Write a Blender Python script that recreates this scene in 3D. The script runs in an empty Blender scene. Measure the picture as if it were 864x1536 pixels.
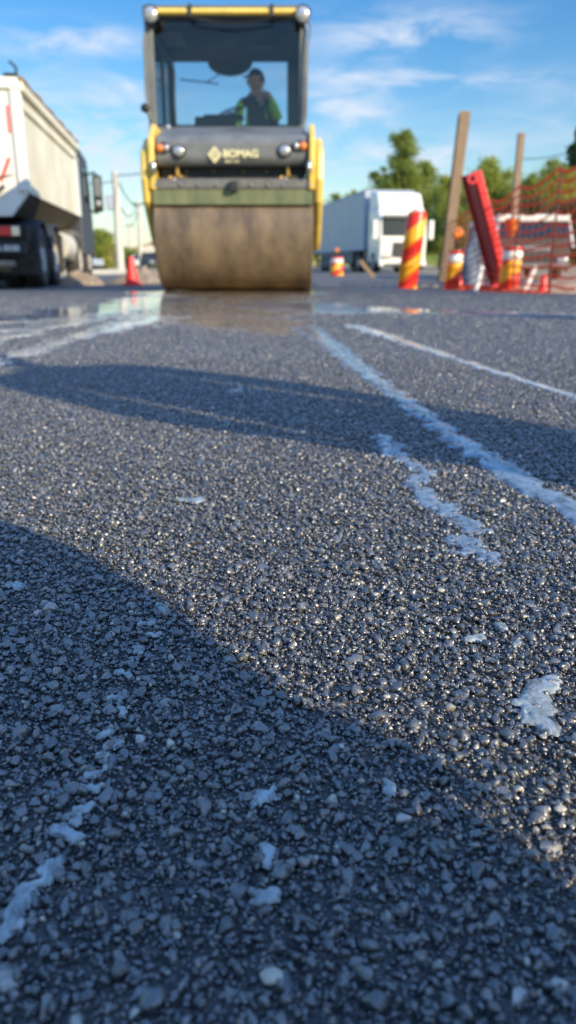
import bpy, bmesh, math, random
import numpy as np
from mathutils import Vector, Matrix, noise
R = math.radians
random.seed(7); rng = np.random.default_rng(11)
S = bpy.context.scene
COL = S.collection

# ------------------------------------------------------------------ camera
H = 0.28; F = 1154.0; PITCH = R(17.82)
cp, sp = math.cos(PITCH), math.sin(PITCH)
cam = bpy.data.cameras.new('camera'); co = bpy.data.objects.new('camera', cam); COL.objects.link(co)
cam.sensor_fit = 'VERTICAL'; cam.sensor_height = 36; cam.lens = F/1536*36
cam.clip_start = 0.02; cam.clip_end = 3000
co.location = (0, 0, H); co.rotation_euler = (R(90)-PITCH, 0, 0)
cam.dof.use_dof = True; cam.dof.focus_distance = 0.60; cam.dof.aperture_fstop = 6.8
S.camera = co

def W(px, py, Y):                       # point of the world seen at a pixel, at distance Y
    u = (px-432)/F; v = (768-py)/F
    d = Y*(v*cp-sp)/(cp+v*sp)
    ax = Y*cp-d*sp
    return Vector((u*ax, Y, H+d))
def G(px, py, z=0.0):                   # point of the ground seen at a pixel
    u = (px-432)/F; v = (768-py)/F
    d = z-H; Y = d*(cp+v*sp)/(v*cp-sp)
    return Vector((u*(Y*cp-d*sp), Y, z))

# ------------------------------------------------------------------ materials
def mat(name, col, rough=.5, metal=0., var=.0, vscale=3., bump=0., bscale=40., spec=.5, coat=0., col2=None, stretch=None, emit=None, trans=None):
    m = bpy.data.materials.new(name); m.use_nodes = True
    nt = m.node_tree; N = nt.nodes; L = nt.links; b = N['Principled BSDF']
    b.inputs['Base Color'].default_value = (*col, 1); b.inputs['Roughness'].default_value = rough
    b.inputs['Metallic'].default_value = metal; b.inputs['Specular IOR Level'].default_value = spec
    b.inputs['Coat Weight'].default_value = coat
    if emit: b.inputs['Emission Color'].default_value = (*emit[0], 1); b.inputs['Emission Strength'].default_value = emit[1]
    tc = N.new('ShaderNodeTexCoord'); mp = N.new('ShaderNodeMapping'); L.new(tc.outputs['Object'], mp.inputs['Vector'])
    if stretch: mp.inputs['Scale'].default_value = stretch
    if var or col2:
        n = N.new('ShaderNodeTexNoise'); n.inputs['Scale'].default_value = vscale; n.inputs['Detail'].default_value = 6
        n.inputs['Roughness'].default_value = .65
        L.new(mp.outputs['Vector'], n.inputs['Vector'])
        r = N.new('ShaderNodeValToRGB'); L.new(n.outputs['Fac'], r.inputs['Fac'])
        c2 = col2 if col2 else tuple(c*(1-var) for c in col)
        r.color_ramp.elements[0].position = .35; r.color_ramp.elements[0].color = (*c2, 1)
        r.color_ramp.elements[1].position = .65; r.color_ramp.elements[1].color = (*col, 1)
        L.new(r.outputs['Color'], b.inputs['Base Color'])
    if bump:
        n2 = N.new('ShaderNodeTexNoise'); n2.inputs['Scale'].default_value = bscale; n2.inputs['Detail'].default_value = 5
        L.new(mp.outputs['Vector'], n2.inputs['Vector'])
        bp = N.new('ShaderNodeBump'); bp.inputs['Strength'].default_value = bump; bp.inputs['Distance'].default_value = .02
        L.new(n2.outputs['Fac'], bp.inputs['Height']); L.new(bp.outputs['Normal'], b.inputs['Normal'])
    return m

def glass_mat(name, tint=(.75, .82, .84), rough=.02, refl=1.0):
    m = bpy.data.materials.new(name); m.use_nodes = True
    nt = m.node_tree; N = nt.nodes; L = nt.links
    N.remove(N['Principled BSDF']); out = N['Material Output']
    t = N.new('ShaderNodeBsdfTransparent'); t.inputs['Color'].default_value = (*tint, 1)
    g = N.new('ShaderNodeBsdfGlossy'); g.inputs['Roughness'].default_value = rough
    f = N.new('ShaderNodeFresnel'); f.inputs['IOR'].default_value = 1.5
    mu = N.new('ShaderNodeMath'); mu.operation = 'MULTIPLY'; mu.inputs[1].default_value = refl
    mx = N.new('ShaderNodeMixShader')
    L.new(f.outputs[0], mu.inputs[0]); L.new(mu.outputs[0], mx.inputs[0])
    L.new(t.outputs[0], mx.inputs[1]); L.new(g.outputs[0], mx.inputs[2]); L.new(mx.outputs[0], out.inputs['Surface'])
    return m

M = {}
M['yellow'] = mat('yellow paint', (.88, .62, .12), .35, var=.25, vscale=5, bump=.05, coat=.3)
M['grey'] = mat('grey painted steel', (.19, .205, .205), .45, var=.35, vscale=4, bump=.1)
M['greyl'] = mat('dusty grey steel', (.17, .17, .16), .6, var=.4, vscale=6, bump=.15)
M['dark'] = mat('dark steel', (.03, .032, .035), .5, var=.3, vscale=6, bump=.1)
M['black'] = mat('black plastic', (.018, .019, .02), .5, var=.3, bump=.1)
M['headliner'] = mat('dark grey headliner', (.13, .15, .16), .8, var=.2)
M['sheet'] = mat('blue grey plastic', (.17, .21, .29), .6, var=.3, vscale=5)
M['rubber'] = mat('tyre rubber', (.03, .03, .032), .75, var=.4, vscale=9, bump=.3, col2=(.08, .07, .055))
M['drum'] = mat('muddy drum steel', (.215, .155, .095), .42, col2=(.095, .072, .048), vscale=3.0, bump=.18, bscale=18, stretch=(1.7, 1, .9))
M['drumwet'] = mat('drum end steel', (.10, .085, .06), .4, var=.3)
M['olive'] = mat('olive scraper rubber', (.20, .22, .11), .55, col2=(.11, .14, .075), vscale=3, stretch=(3, 1, 1), bump=.1)
M['logo'] = mat('cream lettering', (.86, .80, .45), .5)
M['lamp'] = mat('lamp lens', (.5, .51, .5), .15, metal=.5, coat=1)
M['amber'] = mat('amber lens', (.72, .20, .03), .2, coat=1)
M['chrome'] = mat('bright metal', (.6, .6, .58), .2, metal=1)
M['brass'] = mat('brass', (.6, .38, .12), .3, metal=1)
M['glass'] = glass_mat('cab glass', (.90, .93, .94), refl=1.0)
M['glassd'] = glass_mat('tinted glass', (.25, .32, .34))
M['white'] = mat('white truck paint', (.80, .79, .72), .4, var=.1, vscale=2, coat=.3, bump=.03)
M['cream'] = mat('dusty white paint', (.80, .77, .64), .45, col2=(.66, .60, .45), vscale=1.2, bump=.05)
M['trailer'] = mat('pale grey tarpaulin', (.45, .48, .50), .5, var=.12, vscale=.8, bump=.1, bscale=3)
M['red'] = mat('red plastic', (.85, .05, .05), .4, var=.2, vscale=6, bump=.05)
M['redl'] = mat('red reflective', (.75, .03, .03), .3)
M['orange'] = mat('orange net plastic', (.80, .12, .03), .7, var=.2, vscale=8)
M['yelref'] = mat('yellow reflective', (.95, .55, .02), .3)
M['whiteref'] = mat('white reflective', (.85, .85, .80), .3)
M['wood'] = mat('weathered wood', (.34, .24, .15), .8, col2=(.19, .13, .08), vscale=6, stretch=(8, 8, .6), bump=.3)
M['rust'] = mat('rusty steel', (.30, .17, .10), .75, col2=(.14, .08, .05), vscale=9, bump=.3)
M['concrete'] = mat('pale concrete', (.62, .60, .53), .85, var=.2, vscale=3, bump=.2)
M['blueshade'] = mat('pale blue sheet', (.42, .48, .58), .6, var=.2, vscale=5, bump=.2, bscale=8)
M['vgrey'] = mat('grey van paint', (.045, .045, .045), .55, var=.15)
M['skin'] = mat('skin', (.66, .36, .25), .55, bump=.05)
M['navy'] = mat('navy cloth', (.035, .04, .055), .85, bump=.3)
M['jean'] = mat('work trousers', (.05, .06, .09), .85, bump=.3)
M['hivis'] = mat('neon yellow cloth', (.55, .95, .04), .7)
M['boot'] = mat('boot leather', (.06, .04, .03), .6)
M['cap'] = mat('black cap cloth', (.015, .016, .02), .85)
M['bark'] = mat('bark', (.12, .09, .06), .9, bump=.5)
M['brick'] = mat('terracotta wall', (.42, .22, .13), .85, var=.2)
M['roof'] = mat('roof tiles', (.30, .10, .06), .8, var=.3, vscale=20)
M['sand'] = mat('dusty verge', (.36, .29, .19), .95, col2=(.25, .22, .14), vscale=.4, bump=.4, bscale=6)
M['mill'] = mat('milled road', (.13, .125, .12), .9, col2=(.085, .083, .08), vscale=1.2, bump=.5, bscale=30)
M['rubble'] = mat('pale rubble', (.34, .27, .19), .9, col2=(.20, .15, .11), vscale=12, bump=.5, bscale=20)
M['steelcab'] = mat('blue grey cab paint', (.045, .055, .075), .6)

def translucent(m, col, f):
    nt = m.node_tree; bs = nt.nodes['Principled BSDF']; t = nt.nodes.new('ShaderNodeBsdfTranslucent'); t.inputs['Color'].default_value = (*col, 1)
    mx = nt.nodes.new('ShaderNodeMixShader'); mx.inputs[0].default_value = f; nt.links.new(bs.outputs[0], mx.inputs[1]); nt.links.new(t.outputs[0], mx.inputs[2])
    nt.links.new(mx.outputs[0], nt.nodes['Material Output'].inputs['Surface'])
translucent(M['orange'], (.9, .18, .04), .32)
def leaf_mat(name, a, b):
    m = mat(name, a, .6, col2=b, vscale=1.1, spec=.25)
    bs = m.node_tree.nodes['Principled BSDF']
    nt = m.node_tree; tl_ = nt.nodes.new('ShaderNodeBsdfTranslucent'); tl_.inputs['Color'].default_value = (*[min(1, c*1.5) for c in a], 1)
    mx = nt.nodes.new('ShaderNodeMixShader'); mx.inputs[0].default_value = .4; nt.links.new(bs.outputs[0], mx.inputs[1]); nt.links.new(tl_.outputs[0], mx.inputs[2])
    nt.links.new(mx.outputs[0], nt.nodes['Material Output'].inputs['Surface'])
    return m
M['leaf'] = leaf_mat('leaves', (.30, .35, .08), (.14, .19, .045))
M['leafd'] = leaf_mat('dark leaves', (.055, .095, .045), (.025, .05, .025))
M['leaff'] = leaf_mat('yellow green leaves', (.36, .40, .08), (.18, .22, .05))

# ------------------------------------------------------------------ mesh builder
class Root: pass
MATS = {}
def tag(o, label=None, cat=None, group=None, kind=None):
    if label: o['label'] = label
    if cat: o['category'] = cat
    if group: o['group'] = group
    if kind: o['kind'] = kind
    return o
def empty(name, loc, label, cat, group=None, rz=0.):
    o = bpy.data.objects.new(name, None); COL.objects.link(o); o.empty_display_size = .1
    o.location = loc; o.rotation_euler = (0, 0, rz); tag(o, label, cat, group)
    MATS[o.name] = Matrix.Translation(Vector(loc)) @ Matrix.Rotation(rz, 4, 'Z')
    return o
class MB:
    def __init__(s): s.v = []; s.f = []; s.mi = []; s.cur = 0
    def add(s, vs, fs):
        o = len(s.v); s.v += [Vector(v) for v in vs]; s.f += [[o+i for i in f] for f in fs]; s.mi += [s.cur]*len(fs); return s
    def box(s, x0, x1, y0, y1, z0, z1):
        return s.add([(x0,y0,z0),(x1,y0,z0),(x1,y1,z0),(x0,y1,z0),(x0,y0,z1),(x1,y0,z1),(x1,y1,z1),(x0,y1,z1)],
                     [(3,2,1,0),(4,5,6,7),(0,1,5,4),(1,2,6,5),(2,3,7,6),(3,0,4,7)])
    def cyl(s, p0, p1, r0, r1=None, n=16, cap=True):
        p0 = Vector(p0); p1 = Vector(p1); r1 = r0 if r1 is None else r1
        d = (p1-p0).normalized(); a = d.orthogonal().normalized(); b = d.cross(a)
        vs = []
        for p, r in ((p0, r0), (p1, r1)):
            for i in range(n):
                t = 2*math.pi*i/n; vs.append(p+a*(math.cos(t)*r)+b*(math.sin(t)*r))
        fs = [(i, (i+1) % n, n+(i+1) % n, n+i) for i in range(n)]
        if cap: fs += [tuple(range(n))[::-1], tuple(range(n, 2*n))]
        return s.add(vs, fs)
    def bar(s, p0, p1, w, t, up=(0, 0, 1)):           # rectangular bar
        p0 = Vector(p0); p1 = Vector(p1); d = (p1-p0).normalized(); u = Vector(up)
        a = d.cross(u)
        a = a.normalized() if a.length > 1e-4 else d.orthogonal().normalized()
        b = d.cross(a)
        vs = [p+a*(sx*w/2)+b*(sy*t/2) for p in (p0, p1) for sx, sy in ((-1,-1),(1,-1),(1,1),(-1,1))]
        return s.add(vs, [(0,1,2,3),(7,6,5,4),(0,4,5,1),(1,5,6,2),(2,6,7,3),(3,7,4,0)])
    def prism(s, pts, axis, a0, a1):                  # pts: 2-D outline, extruded along axis
        def mk(p, a):
            if axis == 'x': return (a, p[0], p[1])
            if axis == 'y': return (p[0], a, p[1])
            return (p[0], p[1], a)
        n = len(pts); vs = [mk(p, a0) for p in pts]+[mk(p, a1) for p in pts]
        fs = [tuple(range(n)), tuple(range(n, 2*n))[::-1]]+[(i, n+i, n+(i+1) % n, (i+1) % n) for i in range(n)]
        return s.add(vs, fs)
    def ell(s, c, rx, ry, rz, nu=14, nv=9):
        c = Vector(c); vs = []; fs = []
        for j in range(nv+1):
            t = math.pi*j/nv
            for i in range(nu):
                p = 2*math.pi*i/nu; vs.append(c+Vector((rx*math.sin(t)*math.cos(p), ry*math.sin(t)*math.sin(p), rz*math.cos(t))))
        for j in range(nv):
            for i in range(nu): fs.append((j*nu+i, (j+1)*nu+i, (j+1)*nu+(i+1) % nu, j*nu+(i+1) % nu))
        return s.add(vs, fs)
    def tube(s, pts, r, n=8):
        for a, b in zip(pts[:-1], pts[1:]): s.cyl(a, b, r, r, n)
        return s
    def lathe(s, c, prof, n=24, axis='z'):
        c = Vector(c); vs = []; fs = []
        for r, h in prof:
            for i in range(n):
                t = 2*math.pi*i/n
                q = Vector((r*math.cos(t), r*math.sin(t), h)) if axis == 'z' else (Vector((h, r*math.cos(t), r*math.sin(t))) if axis == 'x' else Vector((r*math.cos(t), h, r*math.sin(t))))
                vs.append(c+q)
        for j in range(len(prof)-1):
            for i in range(n): fs.append((j*n+i, j*n+(i+1) % n, (j+1)*n+(i+1) % n, (j+1)*n+i))
        return s.add(vs, fs)
    def build(s, name, m, parent=None, bevel=0., smooth=None, world=False, kind=None):
        me = bpy.data.meshes.new(name)
        vs = s.v
        if parent is not None and world:
            inv = MATS[parent.name].inverted(); vs = [inv @ v for v in vs]
        me.from_pydata([tuple(v) for v in vs], [], s.f)
        bm = bmesh.new(); bm.from_mesh(me); bmesh.ops.remove_doubles(bm, verts=bm.verts, dist=1e-6)
        bmesh.ops.recalc_face_normals(bm, faces=bm.faces); bm.to_mesh(me); bm.free()
        ms = m if isinstance(m, (list, tuple)) else [m]
        for k in ms: me.materials.append(k)
        if len(ms) > 1 and len(me.polygons) == len(s.mi): me.polygons.foreach_set('material_index', s.mi)
        o = bpy.data.objects.new(name, me); COL.objects.link(o)
        if parent is not None: o.parent = parent; MATS[o.name] = MATS[parent.name]
        else: MATS[o.name] = Matrix.Identity(4)
        if smooth is not None:
            me.shade_smooth(); me.set_sharp_from_angle(angle=R(smooth))
        if bevel:
            b = o.modifiers.new('bevel', 'BEVEL'); b.width = bevel; b.segments = 2; b.limit_method = 'ANGLE'; b.angle_limit = R(40)
        if kind: o['kind'] = kind
        return o
def children(o): return [c for c in bpy.data.objects if c.parent == o]
def copy_tree(o, loc=None, label=None, rz=None, parent=None):
    c = o.copy(); COL.objects.link(c); c.parent = parent
    if loc is not None: c.location = loc
    if rz is not None: c.rotation_euler = (0, 0, rz)
    if label: c['label'] = label
    MATS[c.name] = Matrix.Translation(c.location)
    for ch in children(o): copy_tree(ch, parent=c)
    return c
def text(name, body, size, loc, rot, m, parent, sx=1., weight=.0, depth=.004):
    cu = bpy.data.curves.new(name, 'FONT'); cu.body = body; cu.size = size; cu.extrude = depth; cu.offset = weight
    cu.align_x = 'CENTER'; cu.align_y = 'CENTER'
    t = bpy.data.objects.new(name, cu); COL.objects.link(t)
    dg = bpy.context.evaluated_depsgraph_get(); me = bpy.data.meshes.new_from_object(t.evaluated_get(dg))
    bpy.data.objects.remove(t); bpy.data.curves.remove(cu)
    T = Matrix.Translation(Vector(loc)) @ rot.to_4x4() @ Matrix.Diagonal((sx, 1, 1, 1))
    me.transform(T); me.materials.clear(); me.materials.append(m); me.name = name
    o = bpy.data.objects.new(name, me); COL.objects.link(o); o.parent = parent; MATS[o.name] = MATS[parent.name]
    return o
FRONT = Matrix.Rotation(R(90), 3, 'X')      # text standing up, read from -Y

# ------------------------------------------------------------------ world and sun
EL = R(24.0); SX, SY = .74, -.673          # horizontal direction towards the sun
w = bpy.data.worlds.new('World'); S.world = w; w.use_nodes = True
N = w.node_tree.nodes; L = w.node_tree.links
bg = N['Background']; STR = .15; bg.inputs['Strength'].default_value = STR
sky = N.new('ShaderNodeTexSky'); sky.sky_type = 'NISHITA'; sky.sun_disc = False
sky.sun_elevation = EL; sky.sun_rotation = math.atan2(SX, SY); sky.air_density = 1.15; sky.dust_density = .35; sky.ozone_density = 3.0
tc = N.new('ShaderNodeTexCoord'); sep = N.new('ShaderNodeSeparateXYZ'); L.new(tc.outputs['Generated'], sep.inputs[0])
def mth(op, a, b=None):
    n = N.new('ShaderNodeMath'); n.operation = op
    for i, q in enumerate((a, b)):
        if q is None: continue
        if isinstance(q, (int, float)): n.inputs[i].default_value = q
        else: L.new(q, n.inputs[i])
    return n.outputs[0]
az = mth('ARCTAN2', sep.outputs['X'], sep.outputs['Y']); el = mth('ARCSINE', sep.outputs['Z'])
def azel(px, py):
    u = (px-432)/F; v = (768-py)/F
    d = Vector((u, cp+v*sp, v*cp-sp)).normalized(); return math.atan2(d.x, d.y), math.asin(d.z)
cmb = N.new('ShaderNodeCombineXYZ'); L.new(mth('MULTIPLY', az, 9.), cmb.inputs[0]); L.new(mth('MULTIPLY', el, 34.), cmb.inputs[1])
nz = N.new('ShaderNodeTexNoise'); nz.inputs['Scale'].default_value = 1.; nz.inputs['Detail'].default_value = 9; nz.inputs['Roughness'].default_value = .62
nz.inputs['Distortion'].default_value = .5
L.new(cmb.outputs[0], nz.inputs['Vector'])
total = None
clouds = [(105,60,95,16,.9,.0),(600,48,110,26,.8,.02),(660,62,60,12,.5,.0),(150,205,85,34,.9,0),(200,130,60,16,.55,0),(610,118,150,11,.8,-.04),
          (510,165,75,34,.95,0),(650,235,130,20,.9,0),(500,245,70,20,.4,0),(60,235,160,22,.4,0),(170,330,170,70,.5,0),(640,270,200,25,.3,0),(1150,150,250,40,.8,0),(-300,120,300,40,.8,0)]
for px, py, sx_, sy_, amp, tilt in clouds:
    a0, e0 = azel(px, py); sa = sx_/F*1.05; se = sy_/F*1.05
    da = mth('SUBTRACT', az, a0); de = mth('ADD', mth('SUBTRACT', el, e0), mth('MULTIPLY', da, -tilt))
    q = mth('ADD', mth('POWER', mth('ABSOLUTE', mth('DIVIDE', da, sa)), 2.), mth('POWER', mth('ABSOLUTE', mth('DIVIDE', de, se)), 2.))
    g = mth('MULTIPLY', mth('EXPONENT', mth('MULTIPLY', q, -1.)), amp)
    total = g if total is None else mth('ADD', total, g)
# a thin cirrus over the rest of the sky, behind and above
back = mth('MULTIPLY', mth('SMOOTH_MIN', mth('MULTIPLY', mth('MAXIMUM', mth('MULTIPLY', sep.outputs['Y'], -1.), 0.), 1.), .5), .6)
total = mth('ADD', total, back)
dens = N.new('ShaderNodeMapRange'); dens.inputs['From Min'].default_value = .40; dens.inputs['From Max'].default_value = .74
L.new(nz.outputs['Fac'], dens.inputs['Value'])
fac = mth('MINIMUM', mth('MULTIPLY', mth('MULTIPLY', total, dens.outputs[0]), 1.5), .85)
mixc = N.new('ShaderNodeMix'); mixc.data_type = 'RGBA'
L.new(fac, mixc.inputs['Factor'])
hs = N.new('ShaderNodeHueSaturation'); hs.inputs['Hue'].default_value = .507; hs.inputs['Saturation'].default_value = 1.40; hs.inputs['Value'].default_value = .84
L.new(sky.outputs[0], hs.inputs['Color']); 
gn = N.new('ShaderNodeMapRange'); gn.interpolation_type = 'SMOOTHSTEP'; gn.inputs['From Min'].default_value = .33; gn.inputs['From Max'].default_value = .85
gn.inputs['To Min'].default_value = 1.; gn.inputs['To Max'].default_value = 3.3; L.new(el, gn.inputs['Value'])  # added fill: sky high above the view brightened to lift the shade
vm = N.new('ShaderNodeVectorMath'); vm.operation = 'SCALE'; 
hs2 = N.new('ShaderNodeHueSaturation'); hs2.inputs['Saturation'].default_value = .80; L.new(hs.outputs[0], hs2.inputs['Color'])
gm_ = N.new('ShaderNodeMapRange'); gm_.interpolation_type = 'SMOOTHSTEP'; gm_.inputs['From Min'].default_value = .33; gm_.inputs['From Max'].default_value = .85; L.new(el, gm_.inputs['Value'])
mq = N.new('ShaderNodeMix'); mq.data_type = 'RGBA'; L.new(gm_.outputs[0], mq.inputs['Factor']); L.new(hs.outputs[0], mq.inputs['A']); L.new(hs2.outputs[0], mq.inputs['B'])
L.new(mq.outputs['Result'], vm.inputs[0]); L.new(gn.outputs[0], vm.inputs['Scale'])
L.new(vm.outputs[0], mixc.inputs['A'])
mixc.inputs['B'].default_value = (4.1, 4.5, 5.2, 1)
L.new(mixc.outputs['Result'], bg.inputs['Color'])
sl = bpy.data.lights.new('sun', 'SUN'); sl.energy = 5.0; sl.angle = R(.42); sl.color = (1., .84, .58)
so = bpy.data.objects.new('sun', sl); COL.objects.link(so)
dv = Vector((-SX*math.cos(EL), -SY*math.cos(EL), -math.sin(EL)))
so.rotation_euler = dv.to_track_quat('-Z', 'Y').to_euler(); so.location = (5, -5, 8)
vs_ = S.view_settings; vs_.view_transform = 'Standard'; vs_.look = 'None'; vs_.exposure = .38; vs_.gamma = 1

# ------------------------------------------------------------------ ground sheets
def sheet(name, poly, z, m, thick=0., kind='structure'):
    mb = MB()
    if thick: mb.prism(poly, 'z', z-thick, z)
    else: mb.add([(x, y, z) for x, y in poly], [tuple(range(len(poly)))])
    o = mb.build(name, m); o['kind'] = kind; return o
ZG = -.10
sheet('ground', [(-1500,-300),(1500,-300),(1500,2500),(-1500,2500)], ZG-.012, M['sand'])
sheet('milled_road', [(-9,-20),(5.2,-20),(7.5,60),(12,140),(-4,140),(-6,60)], ZG-.004, M['mill'])

def asphalt_material():
    m = bpy.data.materials.new('fresh asphalt'); m.use_nodes = True
    N = m.node_tree.nodes; L = m.node_tree.links; b = N['Principled BSDF']
    tc = N.new('ShaderNodeTexCoord')
    v = N.new('ShaderNodeTexVoronoi'); v.inputs['Scale'].default_value = 125; L.new(tc.outputs['Object'], v.inputs['Vector'])
    v2 = N.new('ShaderNodeTexVoronoi'); v2.inputs['Scale'].default_value = 280; L.new(tc.outputs['Object'], v2.inputs['Vector'])
    n = N.new('ShaderNodeTexNoise'); n.inputs['Scale'].default_value = 2.2; n.inputs['Detail'].default_value = 6; L.new(tc.outputs['Object'], n.inputs['Vector'])
    r = N.new('ShaderNodeValToRGB'); L.new(v.outputs['Color'], r.inputs['Fac'])
    r.color_ramp.elements[0].color = (.040, .041, .043, 1); r.color_ramp.elements[1].color = (.125, .124, .120, 1)
    mx = N.new('ShaderNodeMix'); mx.data_type = 'RGBA'; mx.blend_type = 'MULTIPLY'; mx.inputs['Factor'].default_value = .5
    r2 = N.new('ShaderNodeValToRGB'); L.new(n.outputs['Fac'], r2.inputs['Fac']); r2.color_ramp.elements[0].color = (.6, .6, .6, 1); r2.color_ramp.elements[0].position = .3
    r2.color_ramp.elements[1].position = .7
    L.new(r.outputs[0], mx.inputs['A']); L.new(r2.outputs[0], mx.inputs['B']); L.new(mx.outputs['Result'], b.inputs['Base Color'])
    b.inputs['Roughness'].default_value = .5
    b.inputs['Specular IOR Level'].default_value = .4
    ad = N.new('ShaderNodeMath'); ad.operation = 'MULTIPLY_ADD'; L.new(v2.outputs['Distance'], ad.inputs[0]); ad.inputs[1].default_value = .4; L.new(v.outputs['Distance'], ad.inputs[2])
    bp = N.new('ShaderNodeBump'); bp.invert = True; bp.inputs['Strength'].default_value = .9; bp.inputs['Distance'].default_value = .006
    L.new(ad.outputs[0], bp.inputs['Height']); L.new(bp.outputs['Normal'], b.inputs['Normal'])
    return m
M['asphalt'] = asphalt_material()
edge = [(-9, -20), (3.5, -20), (3.35, 7.0), (3.2, 8.05)] + [tuple(G(px, py).xy) for px, py in ((760, 438.5), (640, 433.2), (560, 430.8))] + \
       [(.45, 11.2), (.45, 16.5), (-1.6, 16.5), (-1.6, 9.5), (-3.0, 9.25), (-9, 9.0)]
sheet('asphalt', edge, -.0035, M['asphalt'], thick=.0985)

# ------------------------------------------------------------------ loose stone texture of the asphalt (near camera)
def stone_material():
    m = bpy.data.materials.new('bitumen coated stone'); m.use_nodes = True
    N = m.node_tree.nodes; L = m.node_tree.links; b = N['Principled BSDF']
    oi = N.new('ShaderNodeObjectInfo'); tc = N.new('ShaderNodeTexCoord'); ge = N.new('ShaderNodeNewGeometry')
    r = N.new('ShaderNodeValToRGB'); L.new(oi.outputs['Random'], r.inputs['Fac'])
    e = r.color_ramp.elements; e[0].color = (.032, .032, .032, 1); e[1].position = .70; e[1].color = (.128, .124, .115, 1)
    for p_, c_ in ((.92, (.14, .138, .13)), (.98, (.19, .178, .15)), (.993, (.46, .42, .34))):
        x = e.new(p_); x.color = (*c_, 1)
    n0 = N.new('ShaderNodeTexNoise'); n0.inputs['Scale'].default_value = 380; n0.inputs['Detail'].default_value = 4; L.new(ge.outputs['Position'], n0.inputs['Vector'])
    r2 = N.new('ShaderNodeValToRGB'); L.new(n0.outputs['Fac'], r2.inputs['Fac']); r2.color_ramp.elements[0].color = (.62, .62, .64, 1)
    r2.color_ramp.elements[0].position = .35; r2.color_ramp.elements[1].position = .62
    mx = N.new('ShaderNodeMix'); mx.data_type = 'RGBA'; mx.blend_type = 'MULTIPLY'; mx.inputs['Factor'].default_value = 1
    L.new(r.outputs[0], mx.inputs['A']); L.new(r2.outputs[0], mx.inputs['B']); L.new(mx.outputs['Result'], b.inputs['Base Color'])
    mr = N.new('ShaderNodeMapRange'); mr.inputs['To Min'].default_value = .12; mr.inputs['To Max'].default_value = .42; L.new(n0.outputs['Fac'], mr.inputs['Value'])
    L.new(mr.outputs[0], b.inputs['Roughness']); b.inputs['Specular IOR Level'].default_value = .9; b.inputs['Coat Weight'].default_value = .70; b.inputs['Coat Roughness'].default_value = .23; b.inputs['Coat IOR'].default_value = 1.65
    n1 = N.new('ShaderNodeTexNoise'); n1.inputs['Scale'].default_value = 900; n1.inputs['Detail'].default_value = 3; L.new(ge.outputs['Position'], n1.inputs['Vector'])
    bp = N.new('ShaderNodeBump'); bp.inputs['Strength'].default_value = .75; bp.inputs['Distance'].default_value = .0009
    L.new(n1.outputs['Fac'], bp.inputs['Height']); L.new(bp.outputs['Normal'], b.inputs['Normal'])
    return m
M['stone'] = stone_material()
protos = bpy.data.collections.new('stone_shapes')
for k in range(12):
    bm = bmesh.new()
    for i in range(13 + k % 4):
        v = Vector((random.gauss(0, 1), random.gauss(0, 1), random.gauss(0, 1))).normalized()
        bm.verts.new(Vector((v.x*random.uniform(.8, 1.25), v.y*random.uniform(.6, .95), v.z*random.uniform(.6, .9))))
    hull = bmesh.ops.convex_hull(bm, input=bm.verts)
    bmesh.ops.delete(bm, geom=[g for g in hull['geom_interior'] if isinstance(g, bmesh.types.BMVert)], context='VERTS')
    bmesh.ops.bevel(bm, geom=list(bm.edges), offset=.12, segments=1, affect='EDGES', clamp_overlap=True)
    me = bpy.data.meshes.new('stone_shape'); bm.to_mesh(me); bm.free(); me.materials.append(M['stone'])
    me.shade_smooth(); me.set_sharp_from_angle(angle=R(55))
    protos.objects.link(bpy.data.objects.new('stone_shape', me))

def layer(spacing, rmin, rmax, y0, y1, zc, zj, fade=None, pw=1.6):
    ys = np.arange(y0, y1, spacing)
    X, Y, Z, RR = [], [], [], []
    xmax = .40*y1+.30
    xs = np.arange(-xmax, xmax, spacing)
    gx, gy = np.meshgrid(xs, ys); gx = gx.ravel(); gy = gy.ravel()
    gx = gx+rng.uniform(-.48, .48, gx.size)*spacing; gy = gy+rng.uniform(-.48, .48, gy.size)*spacing
    keep = np.abs(gx) < .40*gy+.26
    if fade: keep &= rng.uniform(0, 1, gx.size) < np.clip((y1-gy)/(y1-fade), 0, 1)
    gx = gx[keep]; gy = gy[keep]; n = gx.size
    rr = rmin+(rmax-rmin)*rng.uniform(0, 1, n)**pw
    z = zc - rr*.62 + rng.normal(0, zj, n)
    return gx, gy, z, rr
lays = [layer(.0280, .0054, .0082, .10, 2.6, .0016, .0010, fade=1.2, pw=1.6),
        layer(.0094, .0029, .0057, .10, 3.9, .0012, .0014, fade=2.6, pw=2.2),
        layer(.0052, .0017, .0030, .10, 3.3, -.0002, .0013, fade=1.9),
        layer(.0033, .0008, .0017, .12, 1.35, -.0013, .0011, fade=.9),
        layer(.0160, .0040, .0075, 2.4, 8.3, .0012, .0008, fade=4.0)]
gx = np.concatenate([a[0] for a in lays]); gy = np.concatenate([a[1] for a in lays]); gz = np.concatenate([a[2] for a in lays]); gr = np.concatenate([a[3] for a in lays])
n = gx.size; print('stones', n)
me = bpy.data.meshes.new('asphalt_stones'); me.vertices.add(n)
me.vertices.foreach_set('co', np.stack([gx, gy, gz], 1).astype(np.float32).ravel())
a = me.attributes.new('rot', 'FLOAT_VECTOR', 'POINT')
a.data.foreach_set('vector', np.stack([rng.normal(0, .33, n), rng.normal(0, .33, n), rng.uniform(0, 6.283, n)], 1).astype(np.float32).ravel())
a = me.attributes.new('scl', 'FLOAT', 'POINT'); a.data.foreach_set('value', gr.astype(np.float32))
a = me.attributes.new('pick', 'INT', 'POINT'); a.data.foreach_set('value', rng.integers(0, 12, n).astype(np.int32))
st = bpy.data.objects.new('asphalt_stones', me); COL.objects.link(st); st['kind'] = 'stuff'
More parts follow.
